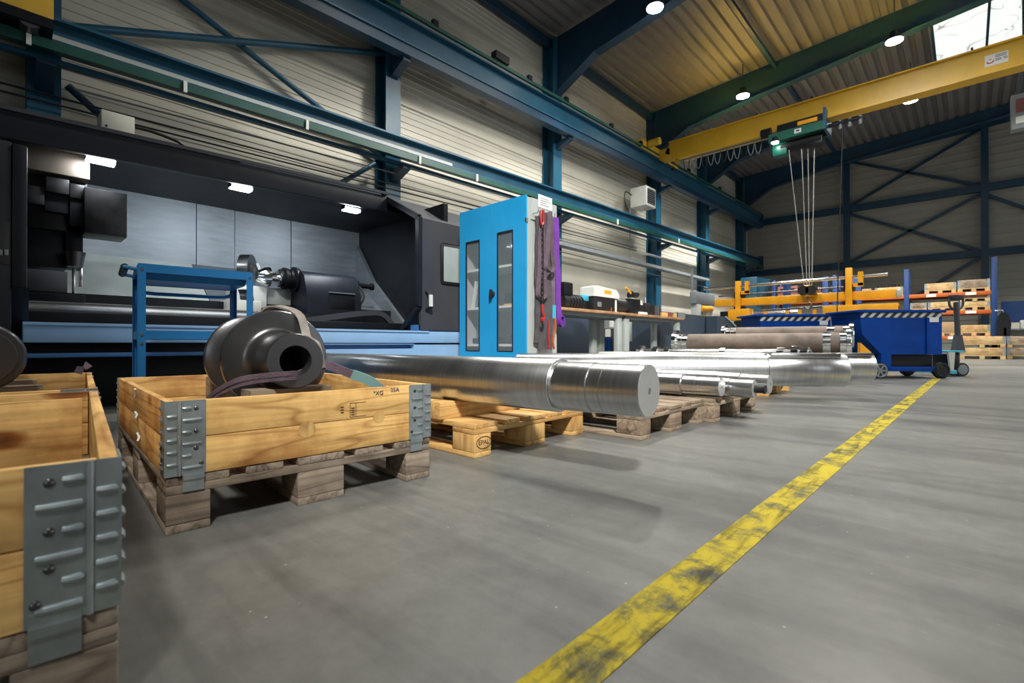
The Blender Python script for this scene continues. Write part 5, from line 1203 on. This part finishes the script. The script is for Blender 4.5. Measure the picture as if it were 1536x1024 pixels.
for x, mat, w_, h_, lb in ((-2.08, 'far_x', .8, .2, 'pale crate with bolts on top, middle bay top shelf'), (-2.95, 'card', .7, .2, 'brown carton on the top shelf of the middle bay'), (-4.22, 'far_x', .7, .16, 'pale crate on the top shelf of the left bay, right end')):
    t = crate_load(lb, x, zt_[2], mat, w_, h_)
    if 'bolts' in lb:
        for k in range(7): MB().cyl((x-.32+k*.1, RY+.2, zt_[2]+.116+h_), (x-.32+k*.1, RY+.2, zt_[2]+.22+h_), .02, seg=8).build('bolt', 'lathe_dark', t, True)
crate_load('brown carton with a white label on the middle shelf, middle bay', -2.9, zt_[1], 'card', .9, .26)
n = 0
for k, (x, z) in enumerate(((-5.6, 0), (-5.22, 0), (-4.84, 0), (-5.6, .31), (-5.22, .31))):
    zz = zt_[2]+.02+z; nmz = ('lower left', 'lower middle', 'lower right', 'upper left', 'upper middle')[k]
    t = thing('red_crate', nmz+' reddish crate of the small stack on the rack', 'crate', (x, RY+.4, zz), 0, 'reddish crates on the rack')
    MB().box(x-.18, x+.18, RY+.1, RY+.7, zz, zz+.3, .01).build('body', 'redbrown', t, True)
    MB().box(x-.08, x+.08, RY+.09, RY+.1, zz+.1, zz+.2).build('hand_slot', 'lathe_black', t, True)
tag(MB().box(-4.5, -4.25, RY+.2, RY+.6, zt_[2]+.3, zt_[2]+.52, .01).build('red_crate', 'redbrown'), 'single reddish crate lying on pale crate at the right of the stack', 'crate', 'reddish crates on the rack')
# floor stacks right of the rack
for x, y, lbs in ((.35, 21.6, ('lower pale crate on the floor under the rack end', 'upper pale crate on the floor under the rack end')), (1.45, 22.2, ('lower brown crate on the floor at the right frame edge', 'upper brown crate on the floor at the right frame edge'))):
    for k in range(2): crate_load(lbs[k], x, .001+k*.36, 'far_x' if x < 1 else 'old_x', 1.05, .24, y-.3, grp='stacked crates on the far floor')
tag(MB().box(.85, .93, 22, 22.9, 0, 1.0, .01).build('partition', 'rack_blue'), 'thin blue partition between the two floor crate stacks', 'partition')
t = thing('wall_bench', 'pale workbench with blue tool board at the right end of far wall', 'workbench', (2.4, 24.5, 0))
MB().box(.9, 4.2, 23.9, 24.8, .95, 1.0).build('bench_top', 'midgrey', t, True); MB().box(.9, 4.2, 24.82, 24.88, 1.25, 2.0).build('tool_board', 'rack_blue', t, True); MB().box(.95, 4.2, 24.83, 24.87, .0, 1.25).build('back_panel', 'cream', t, True)
for x in (1.0, 4.0): MB().box(x, x+.1, 24, 24.1, 0, .95).build('leg', 'midgrey', t, True)
tag(MB().box(1.35, 1.85, 24.3, 24.6, 1.001, 1.3, .02).build('white_case', 'white'), 'white case on the far pale bench', 'case')
tag(MB().box(1.95, 2.2, 24.2, 24.5, 1.001, 1.42, .02).build('red_case', 'redbrown'), 'dark red case on the far pale bench', 'case')
b = MB().prism([(.7, .72), (1.0, .72), (1.03, 1.1), (.98, 1.38), (.9, 1.48), (.8, 1.48), (.73, 1.38), (.7, 1.1)], 1, 22.0, 22.25)
t = thing('black_jacket', 'black jacket hanging beside the right end of the rack', 'jacket', (.9, 22.1, 1.0)); b.build('cloth', 'lathe_black', t, True); MB().tube([(.86, 22.28, 1.46), (.86, 22.28, 1.56), (.67, 22.3, 1.56)], .012, 6).build('hook', 'zinc', t, True)

# ------------------------------------------------------------------ light
def area(pos, rot, sx, sy, e, col, name='daylight'):
    l = bpy.data.lights.new(name, 'AREA'); l.shape = 'RECTANGLE'; l.size = sx; l.size_y = sy; l.energy = e; l.color = col
    o = bpy.data.objects.new(name, l); COL.objects.link(o); o.location = pos; o.rotation_euler = rot; return o
for i, pos in enumerate(lamp_pos): spot((pos[0], pos[1], pos[2]-.2), (500, 1000, 700, 900)[i], ang=116 if pos[0] < -3 else 84)
spot((-4.75, 4.9, 7.6), 650, size=.7, ang=112, blend=.5)
spot((-1.2, 9.5, 7.7), 800, size=.9, ang=166, blend=.3)
spot((-4.75, 19.4, 7.6), 2200, ang=112, blend=.5)
def aim(p, q): return (V(q)-V(p)).to_track_quat('-Z', 'Y').to_euler()
p, q = (3.0, -2.0, 7.4), (-2.2, 3.6, .4)
spot(p, 4200, (1, .97, .91), .5, 46, 1.0, aim(p, q))  # added floodlight, out of view, brightens crates, shafts and cabinet
p, q = (4.5, 3.0, 7.6), (-2.4, 8.0, .4)
spot(p, 1200, (1, .97, .91), .5, 62, 1.0, aim(p, q))  # second added floodlight, out of view, for the floor farther down the hall
spot(p, 2300, (1, .97, .9), .5, 44, 1.0, aim(p, (-8.2, 10.5, 2.6)))  # extra beam added from the same unseen spot to brighten the left wall
for x, y in ((2.4, 14.5), (2.4, 20)): spot((x, y, 7.5), 900)
W = bpy.data.worlds.new('World'); S.world = W; W.use_nodes = True
bg = W.node_tree.nodes['Background']; bg.inputs[0].default_value = (.55, .65, .7, 1); bg.inputs[1].default_value = .15
# ------------------------------------------------------------------ camera
cam = bpy.data.cameras.new('camera'); co = bpy.data.objects.new('camera', cam); COL.objects.link(co)
cam.sensor_width = 36; cam.lens = FPX*36/1536; cam.clip_start = .02; cam.clip_end = 100
co.location = (0, 0, EYE); co.rotation_euler = (R_(90)+math.atan((CY-512)/FPX), 0, YAW)
cam.dof.use_dof = True; cam.dof.focus_distance = 2.4; cam.dof.aperture_fstop = 4.5
S.camera = co
S.view_settings.view_transform = 'Standard'; S.view_settings.look = 'None'; S.view_settings.gamma = 1; S.view_settings.exposure = 0.8
try: S.view_settings.use_curve_mapping = False
except Exception: pass
